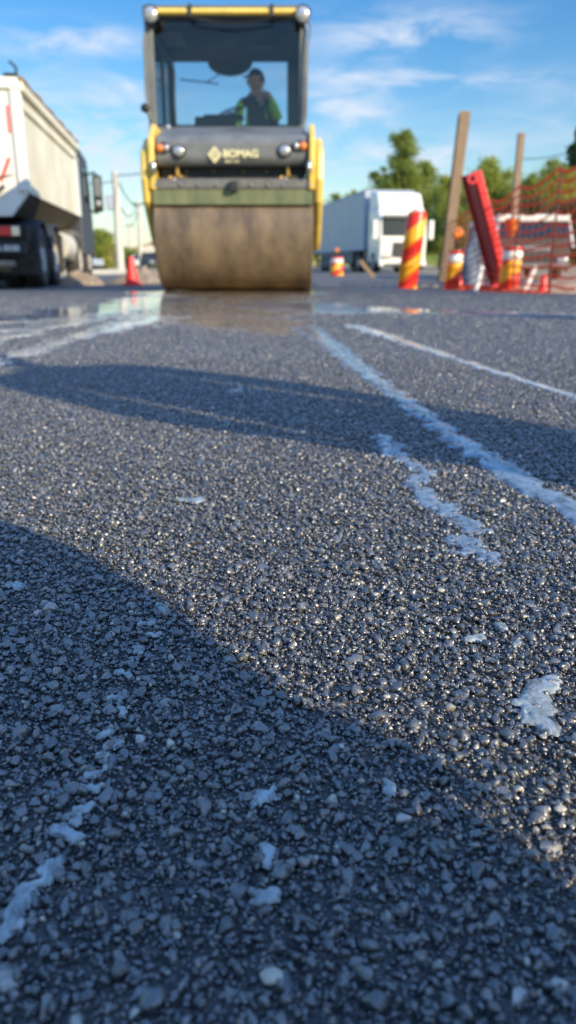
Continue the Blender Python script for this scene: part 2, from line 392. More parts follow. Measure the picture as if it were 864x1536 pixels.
st['label'] = 'dark bitumen coated crushed stones making up the fresh asphalt surface'; st['category'] = 'asphalt stones'
ng = bpy.data.node_groups.new('scatter_stones', 'GeometryNodeTree')
ng.interface.new_socket('Geometry', in_out='INPUT', socket_type='NodeSocketGeometry'); ng.interface.new_socket('Geometry', in_out='OUTPUT', socket_type='NodeSocketGeometry')
gi = ng.nodes.new('NodeGroupInput'); go = ng.nodes.new('NodeGroupOutput')
iop = ng.nodes.new('GeometryNodeInstanceOnPoints'); ci = ng.nodes.new('GeometryNodeCollectionInfo'); ci.inputs['Collection'].default_value = protos
ci.inputs['Separate Children'].default_value = True; ci.inputs['Reset Children'].default_value = True
def named(nm, dt):
    q = ng.nodes.new('GeometryNodeInputNamedAttribute'); q.data_type = dt; q.inputs['Name'].default_value = nm
    return [o for o in q.outputs if o.enabled and o.name == 'Attribute'][0]
e2r = ng.nodes.new('FunctionNodeEulerToRotation'); ng.links.new(named('rot', 'FLOAT_VECTOR'), e2r.inputs[0])
ng.links.new(gi.outputs[0], iop.inputs['Points']); ng.links.new(ci.outputs[0], iop.inputs['Instance'])
iop.inputs['Pick Instance'].default_value = True
ng.links.new(named('pick', 'INT'), iop.inputs['Instance Index']); ng.links.new(e2r.outputs[0], iop.inputs['Rotation']); ng.links.new(named('scl', 'FLOAT'), iop.inputs['Scale'])
ng.links.new(iop.outputs[0], go.inputs[0])
gm = st.modifiers.new('scatter', 'NODES'); gm.node_group = ng

# ------------------------------------------------------------------ milky water spills
def milky(name, col, rough, film=0., pscale=45, bump=.10):
    m = mat(name, col, rough, col2=tuple(c*.6 for c in col), vscale=60, bump=bump, bscale=70, spec=.8)
    b = m.node_tree.nodes['Principled BSDF']; b.inputs['IOR'].default_value = 1.4
    if film:
        nt = m.node_tree; t = nt.nodes.new('ShaderNodeBsdfTransparent'); mx = nt.nodes.new('ShaderNodeMixShader'); mx.inputs[0].default_value = 1-film
        n_ = nt.nodes.new('ShaderNodeTexNoise'); n_.inputs['Scale'].default_value = pscale; n_.inputs['Detail'].default_value = 7; n_.inputs['Roughness'].default_value = .7
        tc_ = nt.nodes.new('ShaderNodeTexCoord'); mp_ = nt.nodes.new('ShaderNodeMapping'); mp_.inputs['Rotation'].default_value = (0, 0, R(50)); mp_.inputs['Scale'].default_value = (1, .4, 1)
        nt.links.new(tc_.outputs['Object'], mp_.inputs['Vector']); nt.links.new(mp_.outputs[0], n_.inputs['Vector'])
        mr_ = nt.nodes.new('ShaderNodeMapRange'); mr_.inputs['From Min'].default_value = .33; mr_.inputs['From Max'].default_value = .52; mr_.inputs['To Min'].default_value = film; mr_.inputs['To Max'].default_value = 1.
        nt.links.new(n_.outputs['Fac'], mr_.inputs['Value']); nt.links.new(mr_.outputs[0], mx.inputs[0])
        nt.links.new(t.outputs[0], mx.inputs[1]); nt.links.new(b.outputs[0], mx.inputs[2]); nt.links.new(mx.outputs[0], nt.nodes['Material Output'].inputs['Surface'])
    return m
M['milk'] = milky('milky water', (.38, .43, .43), .09, film=.38, pscale=160)
M['milkf'] = milky('thin milky water', (.25, .32, .39), .05, film=.40, bump=.05)  # blue tint, here and in the faint one, paints in the sky's reflection
M['milkt'] = milky('faint milky water', (.26, .33, .40), .05, film=.22, pscale=60, bump=.05)
M['cream_foam'] = milky('cream foam', (.74, .72, .62), .08, film=.55, pscale=12, bump=.03)
M['wet'] = mat('wet film', (.46, .33, .18), .05, spec=.8, bump=.025, bscale=9, col2=(.15, .115, .075), vscale=3)  # muddy water; its strong brown also paints in the drum's reflection
M['wetm'] = mat('wet milky film', (.34, .40, .45), .06, spec=.8, bump=.04, bscale=14, col2=(.09, .09, .09), vscale=5)

def spill(name, label, pts, res, ztop, hgt, m, cat='spill', amp=.9, nsc=None, seed=0, group=None, slope=.25):
    """pts: (x, y, halfwidth) on the ground; the sheet dips below the ground outside its ragged outline"""
    P = np.array([(p[0], p[1]) for p in pts], float); Wd = np.array([p[2] for p in pts], float)
    mw = Wd.max()*2.0
    x0, y0 = P.min(0)-mw; x1, y1 = P.max(0)+mw
    nx = int((x1-x0)/res)+2; ny = int((y1-y0)/res)+2
    gx, gy = np.meshgrid(np.linspace(x0, x1, nx), np.linspace(y0, y1, ny))
    best = np.full(gx.shape, -1e9); ww = np.zeros(gx.shape)
    if len(P) == 1:
        best = Wd[0]-np.hypot(gx-P[0, 0], gy-P[0, 1]); ww[:] = Wd[0]
    for i in range(len(P)-1):
        a, b = P[i], P[i+1]; d = b-a; l2 = d@d
        t = np.clip(((gx-a[0])*d[0]+(gy-a[1])*d[1])/l2, 0, 1)
        dist = np.hypot(gx-a[0]-t*d[0], gy-a[1]-t*d[1]); wi = Wd[i]+(Wd[i+1]-Wd[i])*t
        f = wi-dist; k = f > best; best = np.where(k, f, best); ww = np.where(k, wi, ww)
    ok = best > -ww*1.3
    nsc = nsc or 1.6/mw
    idx = -np.ones(gx.shape, int); V = []
    need = ok.copy()
    c = ok[:-1, :-1] & ok[1:, :-1] & ok[:-1, 1:] & ok[1:, 1:]
    Fs = []
    fz = np.zeros(gx.shape)
    for j, i in zip(*np.nonzero(ok)):
        x, y = gx[j, i], gy[j, i]
        nv = noise.fractal(Vector((x*nsc, y*nsc, seed*7.3)), 1., 2., 4)
        fz[j, i] = best[j, i]+ww[j, i]*amp*nv
    for j, i in zip(*np.nonzero(c)):
        if max(fz[j, i], fz[j+1, i], fz[j, i+1], fz[j+1, i+1]) < -ww[j, i]*.12: continue
        q = []
        for jj, ii in ((j, i), (j, i+1), (j+1, i+1), (j+1, i)):
            if idx[jj, ii] < 0:
                idx[jj, ii] = len(V); f = fz[jj, ii]
                z = ztop+(hgt*(1-math.exp(-f/(ww[jj, ii]*slope))) if f > 0 else max(f*hgt/(ww[jj, ii]*slope), -.006))
                V.append((gx[jj, ii], gy[jj, ii], z))
            q.append(idx[jj, ii])
        Fs.append(q)
    if not Fs: return None
    me = bpy.data.meshes.new(name); me.from_pydata(V, [], Fs); me.materials.append(m); me.shade_smooth()
    o = bpy.data.objects.new(name, me); COL.objects.link(o)
    tag(o, label, cat, group); return o
def gp(lst): return [(*G(px, py).xy, w_) for px, py, w_ in lst]
spill('water_streak', 'broad pale blue milky water streak running from the drum to the right edge', gp([(455,492,.06),(480,506,.040),(500,520,.034),(545,555,.026),(590,590,.019),(640,625,.020),(700,668,.022),(760,705,.021),(815,738,.019),(890,785,.017)]), .0026, .0010, .0016, M['milkf'], amp=.95, nsc=30, seed=1, cat='water streak')
spill('water_streak', 'thin broken wriggling milky trickle left of the broad streak', gp([(575,655,.012),(592,680,.014),(612,694,.007),(640,708,.010),(622,725,.009),(640,752,.014),(680,768,.016),(712,795,.012)]), .002, .0008, .0012, M['milkt'], amp=1.5, nsc=60, seed=2, cat='water streak')
spill('water_streak', 'short milky patch at the lower end of the thin trickle', gp([(690,812,.014),(715,826,.016),(742,842,.007)]), .002, .0008, .0012, M['milkt'], amp=1.4, nsc=70, seed=22, cat='water streak')
spill('water_streak', 'narrow far milky streak with a warm glint crossing to the right edge', gp([(530,488,.045),(600,510,.032),(660,530,.024),(730,553,.018),(800,575,.016),(900,606,.014)]), .006, -.0005, .003, M['cream_foam'], amp=.9, nsc=14, seed=3, cat='water streak')
spill('water_streak', 'upper cream foam streak running left from the drum corner', gp([(246,442,.22),(200,455,.17),(140,470,.16),(70,490,.10),(0,507,.08),(-60,520,.07)]), .02, -.001, .003, M['cream_foam'], amp=.9, nsc=6, seed=4, cat='water streak')
spill('water_streak', 'lower cream foam streak crossing the shadow tip at the left edge', gp([(240,476,.16),(170,492,.10),(110,506,.07),(60,520,.07),(0,540,.05),(-60,558,.05)]), .012, -.001, .003, M['cream_foam'], amp=1., nsc=11, seed=5, cat='water streak')
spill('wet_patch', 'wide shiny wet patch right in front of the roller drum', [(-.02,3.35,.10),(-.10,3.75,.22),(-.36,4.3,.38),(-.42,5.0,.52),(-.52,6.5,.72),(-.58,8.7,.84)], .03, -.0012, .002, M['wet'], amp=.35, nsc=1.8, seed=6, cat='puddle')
spill('wet_patch', 'pale milky wet film to the right of the wet patch', [(.05,5.6,.45),(.45,5.2,.36),(.9,4.95,.22),(1.5,4.8,.10),(2.0,4.7,.05)], .02, -.0004, .0028, M['wetm'], amp=.7, nsc=2.8, seed=8, cat='puddle')
spill('wet_patch', 'pale milky wet film between the two cream foam streaks', [(-1.0,6.9,.36),(-1.2,5.6,.40),(-1.38,4.5,.28),(-1.5,4.1,.12)], .02, -.0004, .0028, M['wetm'], amp=.7, nsc=2.8, seed=9, cat='puddle')
drops = [(222,935,.006,None),(196,992,.005,None),(172,1050,.005,None),(152,1138,.005,None),(110,1232,.006,None),(60,1322,.006,None),(240,914,.010,'small pale splash at the upper end of the left droplet trail'),(232,952,.006,'tiny splash just below the top of the left droplet trail'),(205,975,.006,None),
 (183,1012,.007,None),(180,1068,.006,None),(160,1099,.0065,'bright round droplet in the middle of the left trail'),(168,1118,.006,None),(145,1160,.006,None),(140,1182,.006,None),(124,1212,.006,None),
 (96,1250,.008,'flat droplet low in the left trail above the large blob'),(74,1300,.007,None),(36,1352,.010,'large grey white blob of milky water at the lower left edge'),(6,1388,.009,'smaller blob touching the lower left edge'),
 (398,1192,.0085,'frayed pale droplet in the middle of the near shadow'),(396,1280,.0075,'rounded pale droplet just below the frayed one'),(400,1340,.007,'dim droplet streak lowest in the middle of the shadow'),(582,1181,.0055,'small oval pale droplet near the shadow edge'),
 (713,957,.009,'pale flat splash on sunlit asphalt at the right'),(750,940,.006,None),(772,965,.006,None),(20,880,.010,'pale smear at the left edge near the top of the shadow'),(288,750,.016,'faint pale splash on the sunlit asphalt left of centre'),(355,585,.03,'faint pale splash inside the far shadow')]
for k, (px, py, r_, lb) in enumerate(drops):
    g_ = G(px, py); a_ = random.uniform(0, 3.1); r_ *= .82 if py > 860 else .8; dx, dy = r_*.9*math.cos(a_), r_*.9*math.sin(a_)
    if lb is None:
        lb = 'tiny milky droplet in the left trail' if px < 300 else 'tiny milky droplet beside the flat splash'
        grp = 'tiny droplets in the left trail' if px < 300 else 'tiny droplets beside the flat splash'
    else: grp = 'milky droplets on the asphalt'
    spill('droplet', lb, [(g_.x-dx, g_.y-dy, r_*random.uniform(.35, .6)), (g_.x+dx*.2+dy*.4, g_.y+dy*.2-dx*.4, r_*.5), (g_.x+dx, g_.y+dy, r_*random.uniform(.25, .5))], r_/14, .0013, .0010, M['milk'], amp=1.35, nsc=.9/r_, seed=30+k, cat='droplet', group=grp)
spill('puddle', 'curved grey milky puddle on the sunlit asphalt at the right', gp([(828,1020,.005),(806,1036,.009),(800,1056,.011),(812,1078,.009),(828,1096,.005)]), .0006, .0010, .0013, M['milk'], amp=.8, nsc=90, seed=60, cat='puddle')
def pebble(px, py, r_, lb):
    bm = bmesh.new(); bmesh.ops.create_icosphere(bm, subdivisions=3, radius=1)
    for v in bm.verts: v.co = v.co*(1+.22*noise.noise(v.co*1.3+Vector((px, 0, 0))))
    for v in bm.verts: v.co = Vector((v.co.x*r_*1.2, v.co.y*r_*.9, v.co.z*r_*.6))
    me = bpy.data.meshes.new('pebble'); bm.to_mesh(me); bm.free(); me.shade_smooth(); me.materials.append(M['peb'])
    o = bpy.data.objects.new('pebble', me); COL.objects.link(o); o.location = (*G(px, py).xy, r_*.35); tag(o, lb, 'pebble', 'pale pebbles in the asphalt')
M['peb'] = mat('pale pebble', (.55, .50, .40), .6, var=.3, vscale=200, bump=.2, bscale=300)
for a_ in ((840,1215,.0028,'cream pebble at the right edge in the sun'),(580,1046,.0022,'cream pebble just above the near shadow edge'),(661,887,.0030,'pale pebble on the sunlit asphalt right of centre'),(408,1468,.0040,'pale pebble near the bottom of the picture'),(564,893,.0028,'greyish pebble left of the pale pebble')):
    pebble(*a_)

# ------------------------------------------------------------------ people
def human(name, J, E, parts, head, label, cat='person', face=(0, 1, 0), up=(0, 0, 1), hair=True, cap=True, group=None, headr=.105):
    """J: joint name -> (pos, radius); E: bones; parts: bone -> material index"""
    names = list(J); idx = {k: i for i, k in enumerate(names)}
    me = bpy.data.meshes.new(name); me.from_pydata([J[k][0] for k in names], [(idx[a], idx[b]) for a, b in E], [])
    o = bpy.data.objects.new(name, me); COL.objects.link(o)
    bm = bmesh.new(); bm.from_mesh(me); lay = bm.verts.layers.skin.verify()
    bm.verts.ensure_lookup_table()
    for k, i in idx.items():
        r_ = J[k][1]; bm.verts[i][lay].radius = r_ if isinstance(r_, tuple) else (r_, r_)
        bm.verts[i][lay].use_root = (k == 'pelvis')
    bm.to_mesh(me); bm.free()
    sk = o.modifiers.new('skin', 'SKIN'); sk.use_smooth_shade = True; sk.branch_smoothing = .5
    sb = o.modifiers.new('sub', 'SUBSURF'); sb.levels = 2; sb.render_levels = 2
    dg = bpy.context.evaluated_depsgraph_get(); res = bpy.data.meshes.new_from_object(o.evaluated_get(dg))
    o.modifiers.clear(); o.data = res
    # head joined into the same mesh
    fw = Vector(face).normalized(); u = Vector(up).normalized(); rt = fw.cross(u).normalized(); u = rt.cross(fw).normalized()
    hb = bmesh.new(); bmesh.ops.create_uvsphere(hb, u_segments=28, v_segments=20, radius=1)
    hc = Vector(head)
    for v in hb.verts:
        x, y, z = v.co       # y forward
        sx_ = .72*(1-.22*max(0, -z)); sy_ = .92
        if y > 0:
            sy_ *= 1-.12*max(0, z)
            y2 = y*sy_+.26*math.exp(-(x/.16)**2-((z+.12)/.17)**2)+.07*math.exp(-(x/.4)**2-((z-.22)/.1)**2)+.09*math.exp(-(x/.28)**2-((z+.50)/.10)**2)+.10*math.exp(-(x/.3)**2-((z+.88)/.16)**2)
            y2 -= .12*(math.exp(-((x-.33)/.17)**2-((z-.04)/.11)**2)+math.exp(-((x+.33)/.17)**2-((z-.04)/.11)**2))
        else: y2 = y*sy_
        x2 = x*sx_
        if abs(x) > .82 and abs(z) < .38 and abs(y) < .35: x2 *= 1.16
        v.co = hc+(rt*x2+fw*y2+u*z*1.12)*headr
    bm = bmesh.new(); bm.from_mesh(res); nb = len(bm.faces)
    hm = bpy.data.meshes.new('h'); hb.to_mesh(hm); hb.free(); bm.from_mesh(hm); bm.to_mesh(res); bm.free(); bpy.data.meshes.remove(hm)
    mats = [M['skin'], M['navy'], M['jean'], M['boot'], M['hivis']]
    for m_ in mats: res.materials.append(m_)
    for p in res.polygons:
        p.use_smooth = True
        if p.index >= nb: p.material_index = 0; continue
        c = p.center; bd = 1e9; bi = 1
        for (a_, b_), mi in parts.items():
            A = Vector(J[a_][0]); B = Vector(J[b_][0]); d = B-A; t = max(0, min(1, (c-A).dot(d)/max(d.length_squared, 1e-9)))
            q = (c-A-d*t).length
            if q < bd: bd = q; bi = mi
        p.material_index = bi
    tag(o, label, cat, group); MATS[o.name] = Matrix.Identity(4)
    if hair:
        h = MB(); vs = []; bmh = bmesh.new(); bmesh.ops.create_uvsphere(bmh, u_segments=24, v_segments=16, radius=1)
        bmesh.ops.delete(bmh, geom=[v for v in bmh.verts if v.co.z < (.30 if v.co.y > 0 else -.25)], context='VERTS')
        for v in bmh.verts: v.co = hc+(rt*v.co.x*.79+fw*(v.co.y*.97-.01)+u*(v.co.z*1.18+.02))*headr
        if cap:
            pass
        mm = bpy.data.meshes.new('cap' if cap else 'hair'); bmh.to_mesh(mm); bmh.free(); mm.shade_smooth(); mm.materials.append(M['cap'])
        c = bpy.data.objects.new('cap' if cap else 'hair', mm); COL.objects.link(c); c.parent = o; MATS[c.name] = Matrix.Identity(4)
        c.modifiers.new('thick', 'SOLIDIFY').thickness = .006
        if cap:
            b = MB(); pr = []
            for i in range(13):
                t = math.pi*i/12; pr.append(hc+(rt*math.cos(t)*.70+fw*(.62+math.sin(t)*.78)+u*(.42-.10*math.sin(t)))*headr)
            b.add(pr+[p+u*.008 for p in pr], [tuple(range(13)), tuple(range(13, 26))]+[(i, i+1, 14+i, 13+i) for i in range(12)]+[(12, 0, 13, 25)])
            b.build('cap_brim', M['cap'], c, smooth=30)
    return o
def hand(J, E, parts, wrist, side, d, palm_n, wr=.026):
    """palm and five curled fingers continuing from joint `wrist`; d = hand direction, palm_n = way the palm faces"""
    p = Vector(J[wrist][0]); d = Vector(d).normalized(); nrm = Vector(palm_n).normalized(); s = d.cross(nrm).normalized()*side
    pm = wrist+'_palm'; J[pm] = (p+d*.05, (.030, .024)); E.append((wrist, pm)); parts[(wrist, pm)] = 0
    for k, (off, ln) in enumerate(((-.030, .070), (-.010, .078), (.010, .072), (.028, .058))):
        a, b, c = pm+f'f{k}a', pm+f'f{k}b', pm+f'f{k}c'
        J[a] = (p+d*.092+s*off, .0105); J[b] = (p+d*(.092+ln*.5)+s*off*1.1+nrm*.012, .009); J[c] = (p+d*(.092+ln*.8)+s*off*1.1+nrm*.034, .0075)
        E += [(pm, a), (a, b), (b, c)]
        for e in ((pm, a), (a, b), (b, c)): parts[e] = 0
    a, b = pm+'ta', pm+'tb'
    J[a] = (p+d*.045-s*.042+nrm*.008, .0115); J[b] = (p+d*.082-s*.055+nrm*.022, .0095); E += [(pm, a), (a, b)]; parts[(pm, a)] = 0; parts[(a, b)] = 0

def xf(base, rz, sc=1.):
    c, s = math.cos(rz), math.sin(rz); base = Vector(base)
    return lambda x, y, z: base+Vector((x*c-y*s, x*s+y*c, z))*sc
def standing(base, rz, label):
    T = xf(base, rz); V = lambda x, y, z: T(x, y, z)
    J = {'pelvis': (V(0,0,.95), (.20,.15)), 'belly': (V(0,0,1.10), (.215,.15)), 'chest': (V(0,-.01,1.30), (.22,.15)), 'neckb': (V(0,-.01,1.46), (.075,.07)), 'neck': (V(0,.01,1.54), .058)}
    E = [('pelvis','belly'),('belly','chest'),('chest','neckb'),('neckb','neck')]; P = {('pelvis','belly'):1,('belly','chest'):4,('chest','neckb'):4,('neckb','neck'):0}
    for s, n_ in ((-1,'l'),(1,'r')):
        J.update({n_+'hip':(V(.10*s,0,.88),.11), n_+'knee':(V(.11*s,.02,.50),.085), n_+'ank':(V(.13*s,-.01,.10),.046), n_+'heel':(V(.13*s,.0,.045),.042), n_+'toe':(V(.15*s,.19,.035),.034),
                  n_+'sh':(V(.20*s,-.01,1.42),.062), n_+'elb':(V(.225*s,-.01,1.14),.062), n_+'wr':(V(.19*s,.12,.94),.034)})
        E += [('pelvis',n_+'hip'),(n_+'hip',n_+'knee'),(n_+'knee',n_+'ank'),(n_+'ank',n_+'heel'),(n_+'heel',n_+'toe'),('neckb',n_+'sh'),(n_+'sh',n_+'elb'),(n_+'elb',n_+'wr')]
        P.update({('pelvis',n_+'hip'):2,(n_+'hip',n_+'knee'):2,(n_+'knee',n_+'ank'):2,(n_+'ank',n_+'heel'):3,(n_+'heel',n_+'toe'):3,('neckb',n_+'sh'):4,(n_+'sh',n_+'elb'):1,(n_+'elb',n_+'wr'):1})
        hand(J, E, P, n_+'wr', s, T(0,.15,-1)-T(0,0,0), T(-s,.3,0)-T(0,0,0))
    return human('person', J, E, P, V(0,.03,1.655), label, face=T(0,1,0)-T(0,0,0), headr=.118)
def kneeling(base, rz, label):
    T = xf(base, rz); V = lambda x, y, z: T(x, y, z)
    J = {'pelvis': (V(0,-.02,.50), (.23,.16)), 'belly': (V(0,0,.66), (.22,.15)), 'chest': (V(0,.02,.85), (.225,.16)), 'neckb': (V(0,.04,1.00), (.11,.09)), 'neck': (V(0,.07,1.08), .062)}
    E = [('pelvis','belly'),('belly','chest'),('chest','neckb'),('neckb','neck')]; P = {('pelvis','belly'):1,('belly','chest'):1,('chest','neckb'):1,('neckb','neck'):0}
    for s, n_ in ((-1,'l'),(1,'r')):
        J.update({n_+'hip':(V(.12*s,.0,.43),.125), n_+'knee':(V(.14*s,.10,.07),.068), n_+'ank':(V(.14*s,-.34,.07),.046), n_+'toe':(V(.15*s,-.50,.035),.034),
                  n_+'sh':(V(.165*s,.03,.94),.075), n_+'elb':(V(.238*s,.02,.70),.082), n_+'wr':(V(.215*s,.16,.50),.036)})
        E += [('pelvis',n_+'hip'),(n_+'hip',n_+'knee'),(n_+'knee',n_+'ank'),(n_+'ank',n_+'toe'),('neckb',n_+'sh'),(n_+'sh',n_+'elb'),(n_+'elb',n_+'wr')]
        P.update({('pelvis',n_+'hip'):2,(n_+'hip',n_+'knee'):2,(n_+'knee',n_+'ank'):2,(n_+'ank',n_+'toe'):3,('neckb',n_+'sh'):1,(n_+'sh',n_+'elb'):1,(n_+'elb',n_+'wr'):1})
        hand(J, E, P, n_+'wr', s, T(-s*.3,.5,-.9)-T(0,0,0), T(-s*.4,-.6,-.5)-T(0,0,0))
    return human('person', J, E, P, V(0,.10,1.195), label, face=T(0,1,-.35)-T(0,0,0), headr=.118)
FACE = math.atan2(SX, -SY)      # facing down-sun, towards the camera's view
kneeling((.735, -.525, -.003), FACE, 'person in dark clothes and black cap kneeling on the asphalt behind the camera')
standing((1.79, -.06, -.003), FACE, 'person in neon vest and black cap standing at the right of the camera')
def seated(hx, hy, hz, label):       # head position given; torso turned to the camera, head to the left
    T = lambda x, y, z: Vector((hx+x, hy-y, hz+z))
    J = {'pelvis': (T(0,-.05,-.80), (.17,.13)), 'belly': (T(0,-.05,-.60), (.165,.125)), 'chest': (T(0,-.05,-.40), (.19,.13)), 'neckb': (T(0,-.03,-.19), (.08,.075)), 'neck': (T(0,-.01,-.06), .056)}
    E = [('pelvis','belly'),('belly','chest'),('chest','neckb'),('neckb','neck')]; P = {('pelvis','belly'):1,('belly','chest'):1,('chest','neckb'):1,('neckb','neck'):0}
    for s, n_ in ((-1,'l'),(1,'r')):
        J.update({n_+'hip':(T(.11*s,0,-.84),.10), n_+'knee':(T(.14*s,.40,-.82),.068), n_+'ank':(T(.14*s,.42,-1.22),.048), n_+'toe':(T(.15*s,.58,-1.25),.036), n_+'sh':(T(.20*s,-.04,-.25),.066)})
        if s > 0: J.update({'relb':(T(.29,.06,-.46),.064), 'rwr':(T(.20,.10,-.22),.036)})
        else: J.update({'lelb':(T(-.25,.04,-.50),.075), 'lwr':(T(-.28,.28,-.56),.045)})
        E += [('pelvis',n_+'hip'),(n_+'hip',n_+'knee'),(n_+'knee',n_+'ank'),(n_+'ank',n_+'toe'),('neckb',n_+'sh'),(n_+'sh',n_+'elb'),(n_+'elb',n_+'wr')]
        P.update({('pelvis',n_+'hip'):2,(n_+'hip',n_+'knee'):2,(n_+'knee',n_+'ank'):2,(n_+'ank',n_+'toe'):3,('neckb',n_+'sh'):1,(n_+'sh',n_+'elb'):4,(n_+'elb',n_+'wr'):4})
    hand(J, E, P, 'lwr', -1, (-.2,-1,-.1), (0,0,-1)); hand(J, E, P, 'rwr', 1, (-.8,-.1,.5), (-.3,1,-.2))
    return human('person', J, E, P, T(0,.0,0), label, face=(-1, -.35, -.08), headr=.118)

# ------------------------------------------------------------------ road roller
RX = -.575; YC = 9.2
rol = empty('road_roller', (RX, YC, 0), 'yellow and grey tandem road roller with a brown muddy steel drum facing the camera', 'road roller')
RM = MATS[rol.name]
def rb(mb, name, m, parent=None, **k): return mb.build(name, m, parent or rol, world=True, **k)
X0, X1 = RX-.84, RX+.84
def drum(yc):
    d = MB(); prof = [(.0, X0+.06), (.50, X0+.06), (.56, X0+.012), (.588, X0), (.6, X0+.012)]+[(.6, x) for x in np.linspace(X0+.06, X1-.06, 9)]+[(.6, X1-.012), (.588, X1), (.56, X1-.012), (.50, X1-.06), (.0, X1-.06)]
    d.lathe((0, yc, .6), prof, 72, 'x'); return rb(d, 'drum', M['drum'], smooth=40)
d1 = drum(YC); d2 = drum(YC+3.1)
for k in range(9):
    pass
for x in (X0+.05, X1-.05): rb(MB().cyl((x, YC, .6), (x+(.02 if x > RX else -.02), YC, .6), .2, .2, 24), 'axle_plate', M['dark'])
Z = lambda py, Y: W(432, py, Y).z
# front hood with sloped top
hood = MB().prism([(8.66, Z(249, 8.66)), (8.60, Z(238, 8.60)), (8.60, Z(212, 8.6)), (8.68, Z(203, 8.68)), (9.00, Z(197, 9.0)), (9.75, Z(191, 9.75)), (9.75, 1.25)], 'x', RX-.785, RX+.785)
hood = rb(hood, 'hood', M['grey'], bevel=.03)
m = MB()                                                   # raised rounded dash cowl under the windscreen
pr = []
for i in range(17):
    t = i/16; pr.append((RX-.50+1.0*t+.02, Z(206, 9.3)+.0+.07*math.sin(math.pi*t)))
pr2 = [(RX+.52, Z(212, 9.3)), (RX-.48, Z(212, 9.3))]
m.prism(pr+pr2, 'y', 9.2, 9.7); rb(m, 'cowl', M['black'], bevel=.01)
rb(MB().box(RX-.76, RX+.76, 8.80, 9.3, Z(268, 8.8), Z(249, 8.8)+.01), 'recess_beam', M['black'])
rb(MB().box(RX-.80, RX+.80, 8.585, 8.72, Z(283, 8.6), Z(268, 8.6)), 'scraper_beam', M['greyl'], bevel=.008)
sc_ = MB().prism([(8.60, Z(283, 8.6)-.003), (8.64, Z(283, 8.6)-.003), (8.655, Z(307, 8.62)), (8.615, Z(307, 8.62))], 'x', X0+.005, X1-.005)
rb(sc_, 'scraper_blade', M['olive'], bevel=.004)
for px in (233, 272, 298, 325, 376, 402, 425, 465):
    p = W(px, 277, 8.585); rb(MB().lathe((p.x, 8.585, p.z), [(0, -.022), (.012, -.022), (.017, -.008), (.017, .003)], 12, 'y'), 'bolt', M['chrome'], smooth=40)
p = W(351, 279, 8.57); rb(MB().box(p.x-.045, p.x+.045, 8.53, 8.59, p.z-.05, p.z+.045).cyl((p.x, 8.525, p.z), (p.x, 8.60, p.z), .02), 'bracket', M['dark'], bevel=.006)
for px in (266, 432):
    p = W(px, 262, 8.72)
    c = MB().cyl((p.x-.10, 8.74, p.z-.02), (p.x+.10, 8.74, p.z-.02), .014).cyl((p.x, 8.74, p.z-.02), (p.x, 8.74, p.z+.09), .02)
    c = rb(c, 'spray_fitting', M['brass'], smooth=40)
    for q, (dx, dz) in enumerate(((-.075, -.03), (-.03, -.045), (.035, -.02), (.07, -.05))):
        rb(MB().ell((p.x+dx, 8.70, p.z+dz), .022, .03, .026), 'nozzle', M['chrome'] if q % 2 else M['brass'], c, smooth=60)
for px in (280, 320, 365, 400):
    p = W(px, 257, 8.79); rb(MB().ell((p.x, 8.79, p.z), .014, .014, .014, 8, 6), 'hose_clip', M['brass'], smooth=60)
# lamps on the hood
def oval(px, py, rx, rz, ml, nm):
    p = W(px, py, 8.59)
    hs_ = rb(MB().lathe((0, 0, 0), [(0, 0)], 3) if False else _oval(p, rx*1.25, rz*1.28, .035, .0), nm, M['black'], smooth=40)
    rb(_oval(p+Vector((0, -.012, 0)), rx, rz, .03, .014), 'lens', ml, hs_, smooth=50)
def _oval(p, rx, rz, dep, dome):
    b = MB(); n_ = 24; rings = [(1, .0), (1, -dep*.7), (.9, -dep), (.55, -dep-dome*.7), (.0, -dep-dome)]
    vs = []; fs = []
    for k_, (s_, y_) in enumerate(rings):
        for i in range(n_): t = 2*math.pi*i/n_; vs.append((p.x+rx*s_*math.cos(t), p.y+y_+.02, p.z+rz*s_*math.sin(t)))
    for k_ in range(len(rings)-1):
        for i in range(n_): fs.append((k_*n_+i, k_*n_+(i+1) % n_, (k_+1)*n_+(i+1) % n_, (k_+1)*n_+i))
    return b.add(vs, fs)
oval(268, 227, .060, .050, M['lamp'], 'headlight'); oval(427, 226, .060, .050, M['lamp'], 'headlight')
for px, py, s_ in ((244, 222, -1), (450, 219, 1)):
    p = W(px, py, 8.59)
    h_ = rb(_oval(p, .085, .055, .03, 0), 'turn_signal', M['black'], smooth=40)
    rb(_oval(p+Vector((s_*.03, -.012, 0)), .040, .040, .028, .012), 'amber_lens', M['amber'], h_, smooth=50)
    rb(_oval(p+Vector((-s_*.038, -.012, 0)), .028, .036, .028, .012), 'clear_lens', M['lamp'], h_, smooth=50)
# emblem and lettering
p = W(322, 232, 8.588)
em = MB()
def dia(c, r1, r0):
    o4 = [(c.x, c.z+r1), (c.x+r1*.88, c.z), (c.x, c.z-r1), (c.x-r1*.88, c.z)]; i4 = [(c.x, c.z+r0), (c.x+r0*.88, c.z), (c.x, c.z-r0), (c.x-r0*.88, c.z)]
    for k_ in range(4):
        a, b, c_, d = o4[k_], o4[(k_+1) % 4], i4[(k_+1) % 4], i4[k_]
        em.prism([a, b, c_, d], 'y', 8.585, 8.597)
dia(p, .078, .052); dia(p, .034, .0155)
rb(em, 'emblem', M['logo'])
inv = MATS[rol.name].inverted()
p = W(361, 231, 8.59); text('lettering', 'BOMAG', .096, inv @ Vector((p.x, 8.590, p.z)), FRONT, M['logo'], rol, sx=1.06, weight=.0022)
p = W(349, 242, 8.59); text('model_lettering', 'BW 161', .04, inv @ Vector((p.x, 8.592, p.z)), FRONT, M['logo'], rol, sx=1.1, weight=0)
